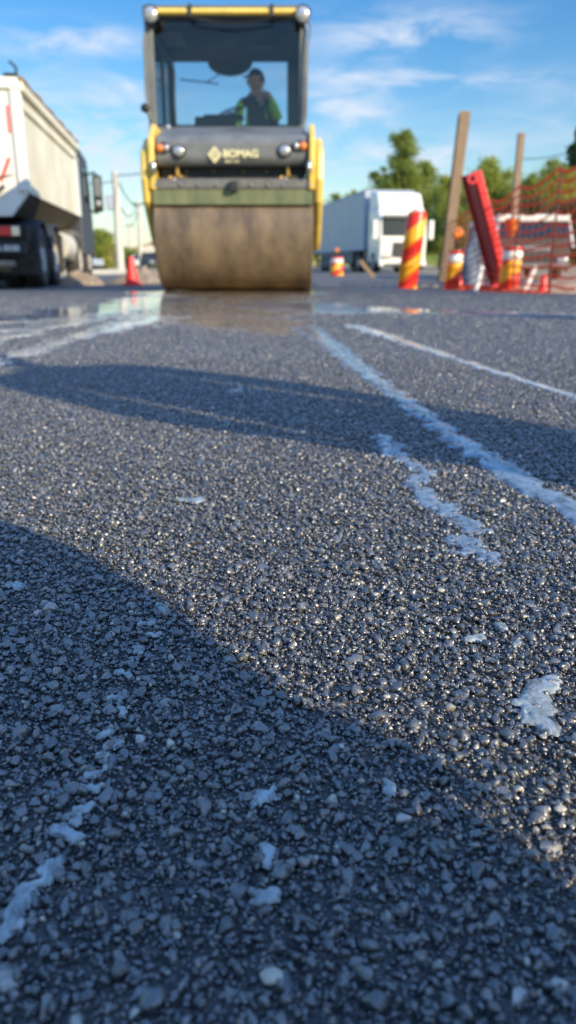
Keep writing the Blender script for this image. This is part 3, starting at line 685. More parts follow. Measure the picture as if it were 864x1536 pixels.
# yellow side frames (drum forks)
def side(sgn):
    xi = RX+sgn*.79; xo = RX+sgn*.94
    m = MB().prism([(8.57, 1.02), (8.54, 1.25), (8.56, 1.50), (8.80, 1.66), (9.75, 1.66), (9.9, 1.2), (9.6, .98), (9.2, .90), (8.9, .93)], 'x', min(xi, xi+sgn*.06), max(xi, xi+sgn*.06))
    m = rb(m, 'fork_plate', M['yellow'], bevel=.015)
    b = MB().prism([(8.62, .90), (8.56, 1.12), (8.60, 1.40), (8.85, 1.54), (9.55, 1.50), (9.75, 1.15), (9.5, .86), (9.35, .5), (9.2, .42), (9.05, .5)], 'x', min(xi+sgn*.062, xo), max(xi+sgn*.062, xo))
    rb(b, 'fork_arm', M['yellow'], m, bevel=.04)
    rb(MB().ell((xi-sgn*.0, 8.52, 1.22), .03, .04, .07), 'lifting_eye', M['chrome'], m, smooth=60)
side(-1); side(1)
# centre and rear chassis
rb(MB().box(RX-.42, RX+.42, 9.95, 11.6, .45, 1.45), 'centre_frame', M['dark'], bevel=.03)
rb(MB().prism([(11.65, .95), (11.65, 1.62), (12.2, 1.68), (13.15, 1.50), (13.2, 1.05)], 'x', RX-.80, RX+.80), 'engine_cover', M['yellow'], bevel=.04)
rb(MB().box(RX-.76, RX+.76, 9.80, 11.7, 1.46, 1.58), 'cab_floor', M['dark'], bevel=.01)
# cab
CX0 = W(219, 100, 9.9).x; CX1 = W(459.5, 100, 9.9).x; YF = 9.9; YB = 11.75
ZB = Z(190, YF); ZT = Z(29, YF)
cab = MB()
pw = .085
cab.prism([(CX0, ZB-.2), (CX0+pw*1.1, ZB-.2), (CX0+pw*1.1, ZT), (CX0-.0, ZT)], 'y', YF, YF+.09)
cab.prism([(CX1-pw*.9, ZB-.2), (CX1, ZB-.2), (CX1, ZT), (CX1-pw*.9, ZT)], 'y', YF, YF+.09)
for x in (CX0, CX1-.08): cab.box(x, x+.08, YB-.08, YB, ZB-.25, ZT)
cab.box(CX0+pw*1.1, CX1-pw*.9, YF+.01, YF+.08, ZB-.20, ZB-.0)
cab.box(CX0+.08, CX1-.08, YB-.07, YB-.005, 1.5, Z(188, YB))
cab.box(CX1-.22, CX1-.08, YB-.06, YB-.01, Z(188, YB), ZT)
for x in (CX0+.003, CX1-.077):
    cab.box(x, x+.074, YF+.09, YB-.08, ZB-.22, ZB-.10); cab.box(x, x+.074, YF+.09, YB-.08, ZT-.08, ZT-.003)
cab.box(CX0+.004, CX0+.06, 10.9, 10.96, ZB-.1, ZT-.08)
cab = rb(cab, 'cab_frame', M['grey'], bevel=.008)
m = MB().box(CX0+.02, CX1-.02, YF+.03, YB-.02, ZT-.0, ZT+.09).box(CX0-.01, CX1+.01, YF-.02, YB+.02, ZT+.09, ZT+.14)
rb(m, 'roof', M['headliner'], bevel=.02)
rb(MB().prism([(YF-.10, ZT+.022), (YF-.12, ZT+.045), (YF-.10, ZT+.085), (YF-.022, ZT+.09), (YF-.022, ZT+.02)], 'x', CX0+.14, CX1-.12), 'roof_trim', M['yellow'], bevel=.008)
for px in (285, 408): 
    p = W(px, 22, YF-.12); rb(MB().box(p.x-.02, p.x+.02, YF-.135, YF-.02, ZT+.0, ZT+.118), 'roof_clamp', M['dark'], bevel=.005)
pts = [W(282, 24, YF-.13), W(300, 29, YF-.13), W(325, 34, YF-.10), W(350, 36, YF-.10), W(380, 33, YF-.10), W(408, 25, YF-.13)]
rb(MB().tube(pts, .009), 'lamp_cable', M['black'], smooth=60)
for px in (226, 454):
    p = W(px, 22, YF-.15)
    h_ = rb(MB().lathe((p.x, YF-.15, p.z), [(0, .12), (.05, .12), (.075, .06), (.088, -.03), (.088, -.045)], 20, 'y'), 'work_lamp', M['grey'], smooth=40)
    rb(MB().lathe((p.x, YF-.15, p.z), [(.080, -.03), (.06, -.05), (.0, -.058)], 20, 'y'), 'lens', M['lamp'], h_, smooth=60)
    rb(MB().box(p.x-.012, p.x+.012, YF-.08, YF+.02, p.z-.09, p.z+.10), 'lamp_bracket', M['dark'], h_)
rb(MB().box(CX0+pw*1.1, CX1-pw*.9, YF+.03, YF+.036, ZB+.0, ZT-.0), 'windscreen', M['glass'])
rb(MB().box(CX0+.08, CX1-.22, YB-.05, YB-.044, Z(188, YB)+.002, ZT-.002), 'rear_window', M['glass'])
for x in (CX0+.03, CX1-.04): rb(MB().box(x, x+.006, YF+.09, YB-.08, ZB-.10, ZT-.08), 'side_window', M['glass'])
m = MB().box(CX0+.09, CX1-.09, YF+.14, YB-.09, ZT-.035, ZT-.001); ceil = rb(m, 'headliner', M['headliner'])
p = W(345, 95, YB-.12); pr = [(p.x+.30*math.cos(t), p.z+.02-.17*abs(math.sin(t))) for t in np.linspace(0, math.pi, 15)]
pr = [(x, min(z, ZT-.04)) for x, z in pr]
rb(MB().prism(pr, 'y', YB-.13, YB-.09), 'speaker_panel', M['headliner'])
for px, py, dx, dy, mm in ((345, 57, .19, .22, 'greyl'), (392, 70, .30, .12, 'greyl'), (260, 58, .26, .30, 'grey')):
    v = (768-py)/F; d = ZT-.045-H; Yc = d*(cp+v*sp)/(v*cp-sp); xc = (px-432)/F*(Yc*cp-d*sp)
    rb(MB().box(xc-dx/2, xc+dx/2, Yc-dy, Yc+dy, ZT-.06, ZT-.036), 'roof_fitting', M[mm], ceil, bevel=.008)
# interior: seat, console, steering wheel, wiper
p = W(395, 160, 10.95)
s_ = rb(MB().box(p.x-.22, p.x+.24, 10.75, 11.25, 1.60, 1.78), 'seat', M['navy'], bevel=.05)
rb(MB().prism([(p.x-.15, 1.72), (p.x+.20, 1.72), (p.x+.19, 2.25), (p.x+.12, 2.36), (p.x-.05, 2.36), (p.x-.13, 2.25)], 'y', 11.14, 11.26), 'seat_back', M['navy'], s_, bevel=.04)
q = W(330, 176, 10.7)
c_ = rb(MB().box(q.x-.30, q.x+.20, 10.5, 10.9, 1.58, q.z-.02).box(q.x-.20, q.x+.30, 10.60, 10.85, q.z-.02, q.z+.02), 'console', M['black'], bevel=.03)
rw = MB(); cx, cy, cz = q.x+.13, 10.7, q.z+.06
ring = [Vector((cx+.16*math.cos(t)*.9, cy+.16*math.sin(t), cz+.05*math.cos(t))) for t in np.linspace(0, 2*math.pi, 25)]
rw.tube(ring, .012); rw.cyl((cx, cy, cz), (cx-.05, cy, cz-.1), .02); rw.bar(ring[0], ring[12], .02, .01); rb(rw, 'steering_wheel', M['black'], c_, smooth=60)
a, b, c = W(270, 119, YB-.04), W(328, 126, YB-.04), W(330, 111, YB-.04)
rb(MB().tube([a, b], .009).tube([W(309, 124, YB-.04), c], .007), 'rear_wiper', M['black'], smooth=60)
rb(MB().tube([W(262, 188, YF-.02), W(262, 105, YF-.02)], .006).tube([W(264, 188, YF-.03), W(262, 150, YF-.03)], .009), 'front_wiper', M['black'], smooth=60)
# hand rail and mirror by the left pillar
rb(MB().tube([W(222, 30, 9.85), W(216, 60, 9.85), W(219, 140, 9.85), W(228, 195, 9.85)], .014), 'hand_rail', M['grey'], smooth=60)
rb(MB().tube([W(462, 30, 9.85), W(466, 40, 9.85), W(461, 75, 9.85), W(459, 180, 9.85)], .012), 'hand_rail', M['grey'], smooth=60)
p = W(218, 162, 9.8); m_ = rb(MB().ell(p, .055, .03, .05), 'mirror', M['black'], smooth=60); rb(MB().tube([p, W(229, 185, 9.85), W(229, 205, 9.85)], .016), 'mirror_arm', M['greyl'], m_, smooth=60)
for px, py in ((252, 191), (431, 203)):
    p = W(px, py, 9.5 if px < 300 else 9.1); rb(MB().ell(p, .03, .03, .03), 'marker_lamp', M['lamp'], smooth=60)
hp = W(384, 121, 10.98); seated(hp.x, hp.y, hp.z, 'person in black cap and neon vest sitting in the roller cab looking left')

# ------------------------------------------------------------------ dump truck, seen from behind at the left
def wheel(parent, x, y, r_, w_, name='wheel', dual=False):
    t = MB(); hw = w_/2
    t.lathe((x, y, r_), [(r_*.55, -hw), (r_*.90, -hw), (r_*.985, -hw*.75), (r_, -hw*.5), (r_, hw*.5), (r_*.985, hw*.75), (r_*.90, hw), (r_*.55, hw)], 32, 'x')
    o = t.build(name, M['rubber'], parent, smooth=40)
    for s_ in (-1, 1):
        q = MB().lathe((x, y, r_), [(r_*.56, s_*hw*.9), (r_*.50, s_*hw*.55), (r_*.28, s_*hw*.35), (r_*.26, s_*hw*.95), (0, s_*hw*1.0)], 24, 'x')
        q.build('rim', M['concrete'], o, smooth=40)
    return o
tr_loc = W(50, 400, 13.0); TR = R(7.2)
trk = empty('dump_truck', (tr_loc.x-1.22*math.cos(TR), 13.0-1.22*math.sin(TR), ZG), 'white tipper truck seen from behind at the left edge with a dusty cream bed', 'dump truck', rz=TR)
def tb(mb, name, m, parent=None, **k): return mb.build(name, m, parent or trk, **k)
# local frame: x right, y forward, z up from the ground; bed from y=0 to 6.6
BZ0, BZ1, BH = 1.16, 1.47, 3.00
sec = [(-1.22, BH), (-1.22, BZ1), (-.95, BZ0), (.95, BZ0), (1.22, BZ1), (1.22, BH), (1.14, BH), (1.14, BZ1+.04), (.90, BZ0+.1), (-.90, BZ0+.1), (-1.14, BZ1+.04), (-1.14, BH)]
mb = MB(); n_ = len(sec); y0, y1 = .1, 6.6
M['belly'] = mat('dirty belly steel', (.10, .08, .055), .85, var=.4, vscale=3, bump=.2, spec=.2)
vs = [(x, y0, z) for x, z in sec]+[(x, y1, z) for x, z in sec]
fs = [(i, (i+1) % n_, n_+(i+1) % n_, n_+i) for i in range(n_)]
for k in (0, n_): fs += [tuple(k+j for j in q) for q in ((0,1,10,11),(1,2,9,10),(2,3,8,9),(3,4,7,8),(4,5,6,7))]
bed = tb(mb.add(vs, fs), 'bed', M['cream'])
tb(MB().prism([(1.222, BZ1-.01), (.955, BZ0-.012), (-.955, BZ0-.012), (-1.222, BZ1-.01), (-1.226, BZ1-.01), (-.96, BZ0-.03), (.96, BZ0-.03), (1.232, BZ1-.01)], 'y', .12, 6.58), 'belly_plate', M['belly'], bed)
tb(MB().prism([(-1.20, BH), (-1.20, BZ1), (-.94, BZ0), (.94, BZ0), (1.20, BZ1), (1.20, BH)], 'y', 6.61, 6.68).box(-1.2, 1.2, 6.2, 6.69, BH-.12, BH+.12), 'headboard', M['white'], bed)
gate = tb(MB().prism([(-1.24, BH+.04), (-1.24, BZ1-.05), (-.97, BZ0-.06), (.97, BZ0-.06), (1.24, BZ1-.05), (1.24, BH+.04)], 'y', 0, .095), 'tailgate', M['white'], bed, bevel=.02)
tb(MB().box(-1.26, 1.26, -.05, -.002, BH-.10, BH+.06).box(1.12, 1.262, -.045, -.001, BZ1, BH-.1).box(-1.262, -1.12, -.045, -.001, BZ1, BH-.1), 'gate_frame', M['white'], gate, bevel=.015)
for q_ in (MB().box(1.05, 1.08, -.012, -.003, 2.30, 2.68), MB().bar((1.02, -.01, 1.95), (.86, -.01, 1.62), .04, .014, (0, 1, 0)), MB().box(.2, .98, -.058, -.052, BH-.04, BH+.02)): tb(q_, 'reflective_strip', M['redl'], gate)
tb(MB().bar((.90, -.03, 1.55), (.60, -.03, 1.25), .05, .05), 'gate_brace', M['dark'], gate)
tb(MB().box(1.222, 1.30, .1, 6.6, BH-.10, BH+.03).box(1.222, 1.265, .12, 6.58, BH-.34, BH-.28), 'top_rail', M['cream'], bed, bevel=.015)
for q_ in (MB().box(1.222, 1.25, .12, .30, BZ1, BH-.1), MB().box(1.222, 1.25, 6.0, 6.6, BZ1-.02, BH-.34)): tb(q_, 'side_rib', M['white'], bed, bevel=.01)
tb(MB().tube([(1.24, .05, BH+.02), (1.24, .02, BH+.20), (1.15, .02, BH+.28)], .02).box(1.05, 1.24, .0, .2, BH+.03, BH+.12), 'gate_latch', M['dark'], bed)
tb(MB().tube([(1.27, y, BH+.06+.02*math.sin(y*5)) for y in np.linspace(.2, 6.5, 24)], .045), 'rolled_cover', M['wood'], bed, smooth=60)
tb(MB().tube([(1.23, .05, 1.75), (.9, -.03, 1.68), (.5, -.03, 1.62)], .01), 'gate_chain', M['dark'], gate)
tb(MB().box(-.45, .45, .3, 9.0, .62, 1.0).box(-.9, .9, 3.6, 6.4, .85, 1.15), 'chassis', M['dark'], bevel=.02)
tb(MB().box(.55, 1.15, 5.45, 6.9, .45, 1.12), 'tool_box', M['greyl'], bevel=.03)
ur = tb(MB().box(-1.15, 1.15, -.10, .02, .52, .72).box(-.5, .5, .02, .3, .55, .90), 'rear_bumper', M['black'], bevel=.02)
tb(MB().box(-1.2, 1.2, .02, .06, .74, .98), 'rear_panel', M['black'])
tl = tb(MB().box(.62, 1.12, -.08, .018, .80, .97), 'tail_light', M['black'], bevel=.01)
tb(MB().box(.66, .95, -.095, -.081, .815, .955), 'red_lens', M['redl'], tl, bevel=.005); tb(MB().box(.955, 1.08, -.092, -.081, .815, .955), 'clear_lens', M['lamp'], tl, bevel=.005)
pl = tb(MB().box(.62, 1.14, -.112, -.101, .55, .70), 'number_plate', M['black'])
text('plate_number', 'R 0330', .115, (.88, -.116, .625), FRONT, M['whiteref'], pl, sx=1.05, weight=.003)
tb(MB().box(.45, .98, -.30, -.06, .34, .44).box(.5, .9, -.2, -.06, .28, .34), 'underrun_bar', M['rubble'], bevel=.03)
for s_ in (-1, 1):
    for y in (1.25, 2.65): wheel(trk, s_*1.03, y, .52, .32); wheel(trk, s_*.68, y, .52, .30)
    for y in (6.1, 7.9): wheel(trk, s_*1.06, y, .52, .31)
    for y in (.56, 3.35): tb(MB().box(s_*1.22 if s_ < 0 else .62, -.62 if s_ < 0 else 1.22, y, y+.015, .22, .95), 'mud_flap', M['rubber'])
    for y in (1.25, 2.65):
        pr = [(y+.60*math.cos(t), .52+.60*math.sin(t)) for t in np.linspace(.35, 2.8, 12)]; pr += [(y+.57*math.cos(t), .52+.57*math.sin(t)) for t in np.linspace(2.8, .35, 12)]
        m_ = MB()
        for k in range(11): m_.prism([pr[k], pr[k+1], pr[22-k], pr[23-k]], 'x', min(s_*.60, s_*1.22), max(s_*.60, s_*1.22))
        tb(m_, 'mudguard', M['steelcab'])
tb(MB().cyl((.95, 4.0, .75), (.95, 5.3, .75), .30, .30, 24), 'fuel_tank', M['concrete'], smooth=40, bevel=.02)
cb = tb(MB().prism([(6.9, .75), (6.9, 2.95), (7.3, 3.05), (8.7, 2.95), (9.1, 2.2), (9.2, .6), (6.9, .6)], 'x', -1.22, 1.22), 'cab', M['steelcab'], bevel=.05)
tb(MB().box(1.222, 1.228, 7.6, 8.7, 1.85, 2.65), 'side_window', M['glassd'], cb)
mr = tb(MB().tube([(1.22, 8.75, 2.60), (1.34, 8.95, 2.68), (1.42, 9.0, 2.62)], .03).tube([(1.22, 8.8, 1.75), (1.34, 8.95, 1.68), (1.42, 9.0, 1.72)], .03), 'mirror_arm', M['dark'], cb)
tb(MB().box(1.28, 1.54, 8.96, 9.10, 1.72, 2.62), 'mirror', M['black'], cb, bevel=.04)
tb(MB().box(1.32, 1.50, 8.945, 8.955, 2.10, 2.56), 'mirror_glass', M['chrome'], cb); tb(MB().ell((1.41, 8.93, 1.92), .08, .02, .08), 'round_mirror', M['lamp'], cb, smooth=60)

# ------------------------------------------------------------------ articulated lorry at the right
lw = W(603, 400, 40.0); LR = R(9.)
lor = empty('semi_truck', (lw.x, 40.0, ZG), 'white articulated lorry with pale grey trailer parked facing the camera', 'semi truck', rz=LR)
def lb_(mb, name, m, parent=None, **k): return mb.build(name, m, parent or lor, **k)
# local: y forward is away from camera; front of cab at y=0
cbn = lb_(MB().prism([(0.05, .45), (-.02, 1.5), (.12, 2.55), (.5, 3.0), (2.2, 3.1), (2.2, .45)], 'x', -1.2, 1.2), 'cab', M['white'], bevel=.10)
lb_(MB().prism([(.45, 2.95), (1.0, 3.75), (2.3, 3.95), (2.3, 2.95)], 'x', -1.15, 1.15), 'roof_deflector', M['white'], cbn, bevel=.12)
lb_(MB().prism([(-.012, 1.72), (.075, 2.52), (.115, 2.52), (.03, 1.72)], 'x', -1.05, 1.05), 'windscreen', mat('dark windscreen', (.008, .022, .028), .4, spec=.25), cbn, bevel=.01)
lb_(MB().box(-.50, .50, -.06, .0, .75, 1.42), 'grille', M['dark'], cbn, bevel=.02)
for s_ in (-1, 1):
    lb_(MB().box(s_*.80-.22, s_*.80+.22, -.05, .06, .62, .86), 'headlight', M['lamp'], cbn, bevel=.04)
    lb_(MB().box(s_*1.42-.13, s_*1.42+.13, -.02, .14, 1.55, 2.45), 'mirror', M['white'], cbn, bevel=.05)
    lb_(MB().bar((s_*1.2, .2, 2.4), (s_*1.4, .08, 2.4), .04, .04), 'mirror_arm', M['dark'], cbn)
lb_(MB().box(-1.2, 1.2, -.10, .1, .30, .60), 'bumper', M['white'], cbn, bevel=.05)
lb_(MB().box(-.95, .95, -.108, -.09, .33, .43), 'air_intake', M['dark'], cbn)
for s_ in (-1, 1): lb_(MB().box(min(s_*1.203, s_*1.21), max(s_*1.203, s_*1.21), .75, 1.55, 1.85, 2.45), 'side_window', M['dark'], cbn)
lb_(MB().box(-1.05, 1.05, -.10, .10, 2.54, 2.68), 'sun_visor', M['greyl'], cbn, bevel=.02)
lb_(MB().bar((-.6, -.03, 1.74), (.1, -.0, 1.80), .03, .03).bar((.2, -.03, 1.74), (.85, -.0, 1.80), .03, .03), 'wiper', M['black'], cbn)
lb_(MB().box(-.26, .26, -.125, -.112, .46, .56), 'number_plate', M['whiteref'], cbn)
lb_(MB().box(-1.15, 1.15, 2.25, 3.2, .5, 1.1), 'chassis', M['dark'])
tl = lb_(MB().box(-1.27, 1.27, 2.75, 16.2, 1.15, 4.0), 'trailer', M['trailer'], bevel=.04)
lb_(MB().box(-1.29, 1.29, 2.72, 2.9, 1.1, 4.03).box(-1.285, 1.285, 2.9, 16.2, 3.92, 4.03).box(-1.285, 1.285, 2.9, 16.2, 1.1, 1.22), 'trailer_frame', M['blueshade'], tl, bevel=.01)
lb_(MB().box(-1.2, 1.2, 5.5, 14.5, .45, 1.1), 'side_skirt', M['greyl'], tl)
for s_ in (-1, 1):
    for y in (1.1, 4.2, 11.6, 12.9, 14.2): wheel(lor, s_*1.05, y, .5, .34)

# ------------------------------------------------------------------ grey van behind the fence
va = W(797, 400, 21.0)
van = empty('van', (va.x, 21.0, ZG), 'grey van with a white roof standing behind the orange net', 'van', rz=R(-3))
def vb(mb, name, m, parent=None, **k): return mb.build(name, m, parent or van, **k)
vz = W(797, 326, 21).z-ZG
vb_ = vb(MB().prism([(0, .30), (-.03, .60), (-.02, 1.02), (.22, vz-.06), (4.5, vz-.04), (4.6, .30)], 'x', -.96, .96), 'body', M['vgrey'], bevel=.06)
vb(MB().box(-.94, .90, .12, 4.5, vz-.10, vz+.08), 'roof', M['white'], bevel=.04)
a_ = .30; vb(MB().prism([(-.035, 1.05), (.175, vz-.12), (.20, vz-.12), (.0, 1.05)], 'x', -.86, .86), 'windscreen', mat('blue dark glass', (.012, .03, .045), .25, spec=.2), vb_)
for s_ in (-1, 1):
    vb(MB().bar((s_*.99, -.06, .80), (s_*.90, .17, vz-.08), .06, .05), 'pillar', M['trailer'], vb_)
    vb(MB().ell((s_*.76, -.05, .50), .17, .05, .10), 'headlight', M['lamp'], smooth=60)
    wheel(van, s_*.85, .85, .33, .2); wheel(van, s_*.85, 3.7, .33, .2)
vb(MB().box(-.98, .98, -.12, .05, .28, .42), 'bumper', M['greyl'], bevel=.05)
text('badge', 'VOLVO', .15, (.10, -.034, .78), FRONT, M['trailer'], vb_, sx=1.3, weight=.004)

# ------------------------------------------------------------------ orange net fence
fp = [(3.02, 8.4), (3.10, 9.6), (3.17, 11.4), (3.27, 13.4), (3.38, 15.8), (3.55, 18.6)]
fen = empty('safety_fence', (fp[0][0], fp[0][1], ZG), 'orange plastic safety net fence running away along the right side', 'fence')
def fpos(t):
    k = min(int(t), len(fp)-2); f = t-k
    return fp[k][0]*(1-f)+fp[k+1][0]*f, fp[k][1]*(1-f)+fp[k+1][1]*f
def ftop(t): return 1.44-.03*t-.09*math.sin(math.pi*(t % 1))
net = MB(); ts = np.linspace(0, len(fp)-1, 121); rows = 13
grid = []
for i, t in enumerate(ts):
    x, y = fpos(t); col = []
    for j in range(rows):
        h = ftop(t)*(j/(rows-1))
        col.append(Vector((x+.02*noise.noise(Vector((t*2.5, j*.35, 2))), y, ZG+.02+h+.014*noise.noise(Vector((t*2, j*.5, 9))))))
    grid.append(col)
for j in range(rows):
    wd = .032 if j in (0, rows-1) else .022
    for i in range(len(ts)-1):
        a, b = grid[i][j], grid[i+1][j]; u = Vector((0, 0, wd/2)); o_ = Vector((.003, 0, 0))
        net.add([a-u-o_, b-u-o_, b+u-o_, a+u-o_, a-u+o_, b-u+o_, b+u+o_, a+u+o_], [(0,1,2,3),(7,6,5,4),(0,4,5,1),(3,2,6,7)])
for i in range(0, len(ts), 4):
    x = grid[i][0]; 
    for j in range(rows-1):
        a, b = grid[i][j]+Vector((-.006, 0, 0)), grid[i][j+1]+Vector((-.006, 0, 0)); u = Vector((0, .003, 0)); o_ = Vector((.002, 0, 0))
        net.add([a-u-o_, a+u-o_, b+u-o_, b-u-o_, a-u+o_, a+u+o_, b+u+o_, b-u+o_], [(0,1,2,3),(7,6,5,4),(0,4,7,3),(1,2,6,5)])
net.build('net', M['orange'], fen, world=True)
for t in range(1, len(fp)):
    x, y = fp[t]; MB().cyl((x+.03, y, ZG), (x+.03, y, ZG+ftop(t)+.04), .016, .014, 8).build('post', M['dark'], fen, world=True, smooth=60)
# slack net lying at the foot
sn = MB(); 
for k in range(9):
    y = 9.2+k*.5; a = [Vector((2.75+.25*noise.noise(Vector((k, q*.4, 0)))+q*.06, y+q*.05, ZG+.03+.06*abs(noise.noise(Vector((k*.7, q*.9, 4)))))) for q in range(10)]
    sn.tube(a, .011, 5)
for q in range(0, 10, 2):
    sn.tube([Vector((2.75+q*.06+.1*noise.noise(Vector((k*.6, q, 1))), 9.2+k*.5, ZG+.035+.07*abs(noise.noise(Vector((k*.9, q, 5)))))) for k in range(9)], .011, 5)
o = sn.build('fallen_net', M['orange'], smooth=60); tag(o, 'slack orange net lying crumpled at the foot of the fence', 'net')

# ------------------------------------------------------------------ posts, barriers, cones
def post(px0, py0, px1, py1, Y, w_, t_, m, name, label, cat, ibeam=False):
    a = W(px0, py0, Y); b = W(px1, py1, Y); a.z = max(a.z, ZG-.01)
    mb = MB()
    if ibeam:
        mb.bar(a+Vector((0, -t_/2, 0)), b+Vector((0, -t_/2, 0)), w_, .014, (0, 1, 0)); mb.bar(a+Vector((0, t_/2, 0)), b+Vector((0, t_/2, 0)), w_, .014, (0, 1, 0)); mb.bar(a, b, .014, t_-.016, (0, 1, 0))
    else: mb.bar(a, b, w_, t_, (0, 1, 0))
    o = mb.build(name, m, bevel=0 if ibeam else .008); tag(o, label, cat); return o
post(664, 428, 697, 168, 17.0, .20, .20, M['wood'], 'steel_post', 'tall brown leaning beam post with a shaded flange behind the red board', 'post', ibeam=True)
post(762, 424, 782, 200, 23.5, .17, .17, M['wood'], 'wooden_post', 'thinner leaning brown post rising behind the grey van', 'post')
post(540, 391, 561, 416, 24.0, .12, .05, M['wood'], 'wooden_stake', 'short brown board leaning on the ground before the lorry', 'stake')
# leaning red barrier board
Yb = 12.6; a = W(760, 436, Yb); b = W(714, 258, Yb)
rd = empty('barrier_board', (a.x, Yb, ZG), 'tall red plastic barrier board stood on end and leaning left', 'barrier')
ax_ = (b-a).normalized(); sd = Vector((0, 1, 0)).cross(ax_).normalized()
def rbx(p0, p1, w_, t_, nm, m, par=rd): return MB().bar(p0, p1, w_, t_, (0, 1, 0)).build(nm, m, par, world=True, bevel=.012)
rbx(a+Vector((0, -.10, 0)), b+Vector((0, -.10, 0)), .11, .06, 'edge_rail', M['red'])
M['redshade'] = mat('red plastic with painted shade', (.42, .02, .02), .5, var=.3, vscale=5)  # darker copy of the red: the board's shaded side put into the colour
c0 = a+Vector((-.05, .22, 0)); c1 = b+Vector((-.05, .22, 0))
MB().bar(c0, c1, .045, .60, (0, 1, 0)).build('board_panel', M['redshade'], rd, world=True, bevel=.012)
MB().bar(c0+Vector((-.03, .30, 0)), c1+Vector((-.03, .30, 0)), .07, .05, (0, 1, 0)).build('edge_rail', M['redshade'], rd, world=True, bevel=.012)
p = W(711, 268, Yb-.14); MB().lathe((p.x-.02, Yb-.14, p.z), [(.045, -.01), (.075, -.01), (.075, .03), (.045, .03), (.045, -.01)], 20, 'y').build('ring', M['red'], rd, world=True, smooth=50)
for k in range(6):
    q = a.lerp(b, .12+.14*k); MB().box(q.x-.045, q.x+.045, Yb-.135, Yb-.128, q.z-.02, q.z+.02).build('slot', M['redl'], rd, world=True)
MB().box(a.x-.32, a.x+.12, Yb-.25, Yb+.3, ZG, ZG+.09).build('foot', M['red'], rd, world=True, bevel=.03)

def striped(label, loc, h, r_, lean=(0, 0), lamp=False, white=False, group='orange striped road barrels', name='barrel'):
    e = empty(name, loc, label, 'road barrel', group)
    m = bpy.data.materials.get('barrel stripes')
    if not m:
        m = bpy.data.materials.new('barrel stripes'); m.use_nodes = True; N = m.node_tree.nodes; L = m.node_tree.links
        tcn = N.new('ShaderNodeTexCoord'); sp_ = N.new('ShaderNodeSeparateXYZ'); L.new(tcn.outputs['Object'], sp_.inputs[0])
        def mt(op, a, b):
            k = N.new('ShaderNodeMath'); k.operation = op
            for i, q in enumerate((a, b)):
                if isinstance(q, (int, float)): k.inputs[i].default_value = q
                else: L.new(q, k.inputs[i])
            return k.outputs[0]
        f = mt('FRACT', mt('MULTIPLY', mt('ADD', sp_.outputs['Z'], mt('MULTIPLY', sp_.outputs['X'], -.7)), 2.25), 0)
        st_ = mt('GREATER_THAN', f, .47)
        mx = N.new('ShaderNodeMix'); mx.data_type = 'RGBA'; L.new(st_, mx.inputs['Factor'])
        mx.inputs['A'].default_value = (.78, .035, .02, 1); mx.inputs['B'].default_value = (.95, .42, .02, 1)
        L.new(mx.outputs['Result'], N['Principled BSDF'].inputs['Base Color']); N['Principled BSDF'].inputs['Roughness'].default_value = .35
    lx, ly = lean
    b = MB(); prof = [(0, .0), (r_*1.15, .0), (r_*1.15, .04), (r_, .05), (r_*1.0, h*.3), (r_*1.03, h*.31), (r_*1.0, h*.33), (r_*.98, h*.62), (r_*1.01, h*.63), (r_*.98, h*.65), (r_*.95, h*.96), (r_*.8, h), (0, h)]
    b.lathe((0, 0, 0), prof, 28); 
    for v in b.v: v.x += lx*v.z; v.y += ly*v.z
    b.build('body', m, e, smooth=35)
    if white:
        b = MB().lathe((lx*h*.8, 0, h*.74), [(r_*.985, 0), (r_*.995, .01), (r_*.985, h*.2), (r_*.97, h*.205)], 28); b.build('white_band', M['whiteref'], e, smooth=35)
        b = MB().lathe((lx*h*.95, 0, h*.945), [(r_*.97, 0), (r_*.99, .01), (r_*.9, h*.09), (r_*.5, h*.095), (0, h*.095)], 28); b.build('red_cap', M['redl'], e, smooth=35)
    else:
        b = MB().lathe((lx*h, ly*h, h), [(r_*.5, 0), (r_*.5, .03), (r_*.2, .05), (0, .05)], 16); b.build('handle', M['whiteref'], e, smooth=40)
    if lamp:
        b = MB().cyl((lx*h, 0, h), (lx*h, 0, h+.16), .02).build('lamp_stem', M['dark'], e, smooth=60)
        MB().lathe((lx*h, 0, h+.27), [(0, -.04), (.065, -.035), (.085, -.015), (.085, .015), (.065, .035), (0, .04)], 20, 'y').build('warning_lamp', M['amber'], e, smooth=40)
    return e
def gloc(px, Y): 
    p = W(px, 400, Y); return (p.x, Y, ZG)
striped('large orange barrel with yellow diagonal stripes standing before the lorry', gloc(611, 12.4), 1.14, .15, lean=(.10, 0))
striped('slim barrel with white band and amber lamp left of the red board', gloc(679, 12.2), .56, .115, lean=(.08, 0), lamp=True, white=True)
striped('barrel with white band hiding behind the foot of the red board', gloc(764, 11.6), .60, .14, lean=(.06, 0), lamp=False, white=True)
striped('tall striped barrel added out of the picture at the right to cast a shadow strip', (2.95, 3.2, -.003), 1.14, .15)  # unseen barrel, added to throw the far shadow strip on the asphalt
striped('distant barrel with white band and amber lamp in front of the trailer', gloc(505, 30.), .62, .24, lamp=True, white=True)
# hanging amber beacon cone on the wooden post
p = W(768, 343, 13.0); e = empty('warning_beacon', (p.x, 13.0, p.z-.14), 'amber pointed warning beacon hanging on the net above the barrel', 'beacon')
MB().lathe((0, 0, 0), [(0, 0), (.03, .02), (.11, .20), (.12, .28), (.05, .30), (0, .30)], 20).build('shade', M['amber'], e, smooth=40)
MB().cyl((0, 0, .30), (0, 0, .62), .02, .02, 8).build('stem', M['wood'], e)
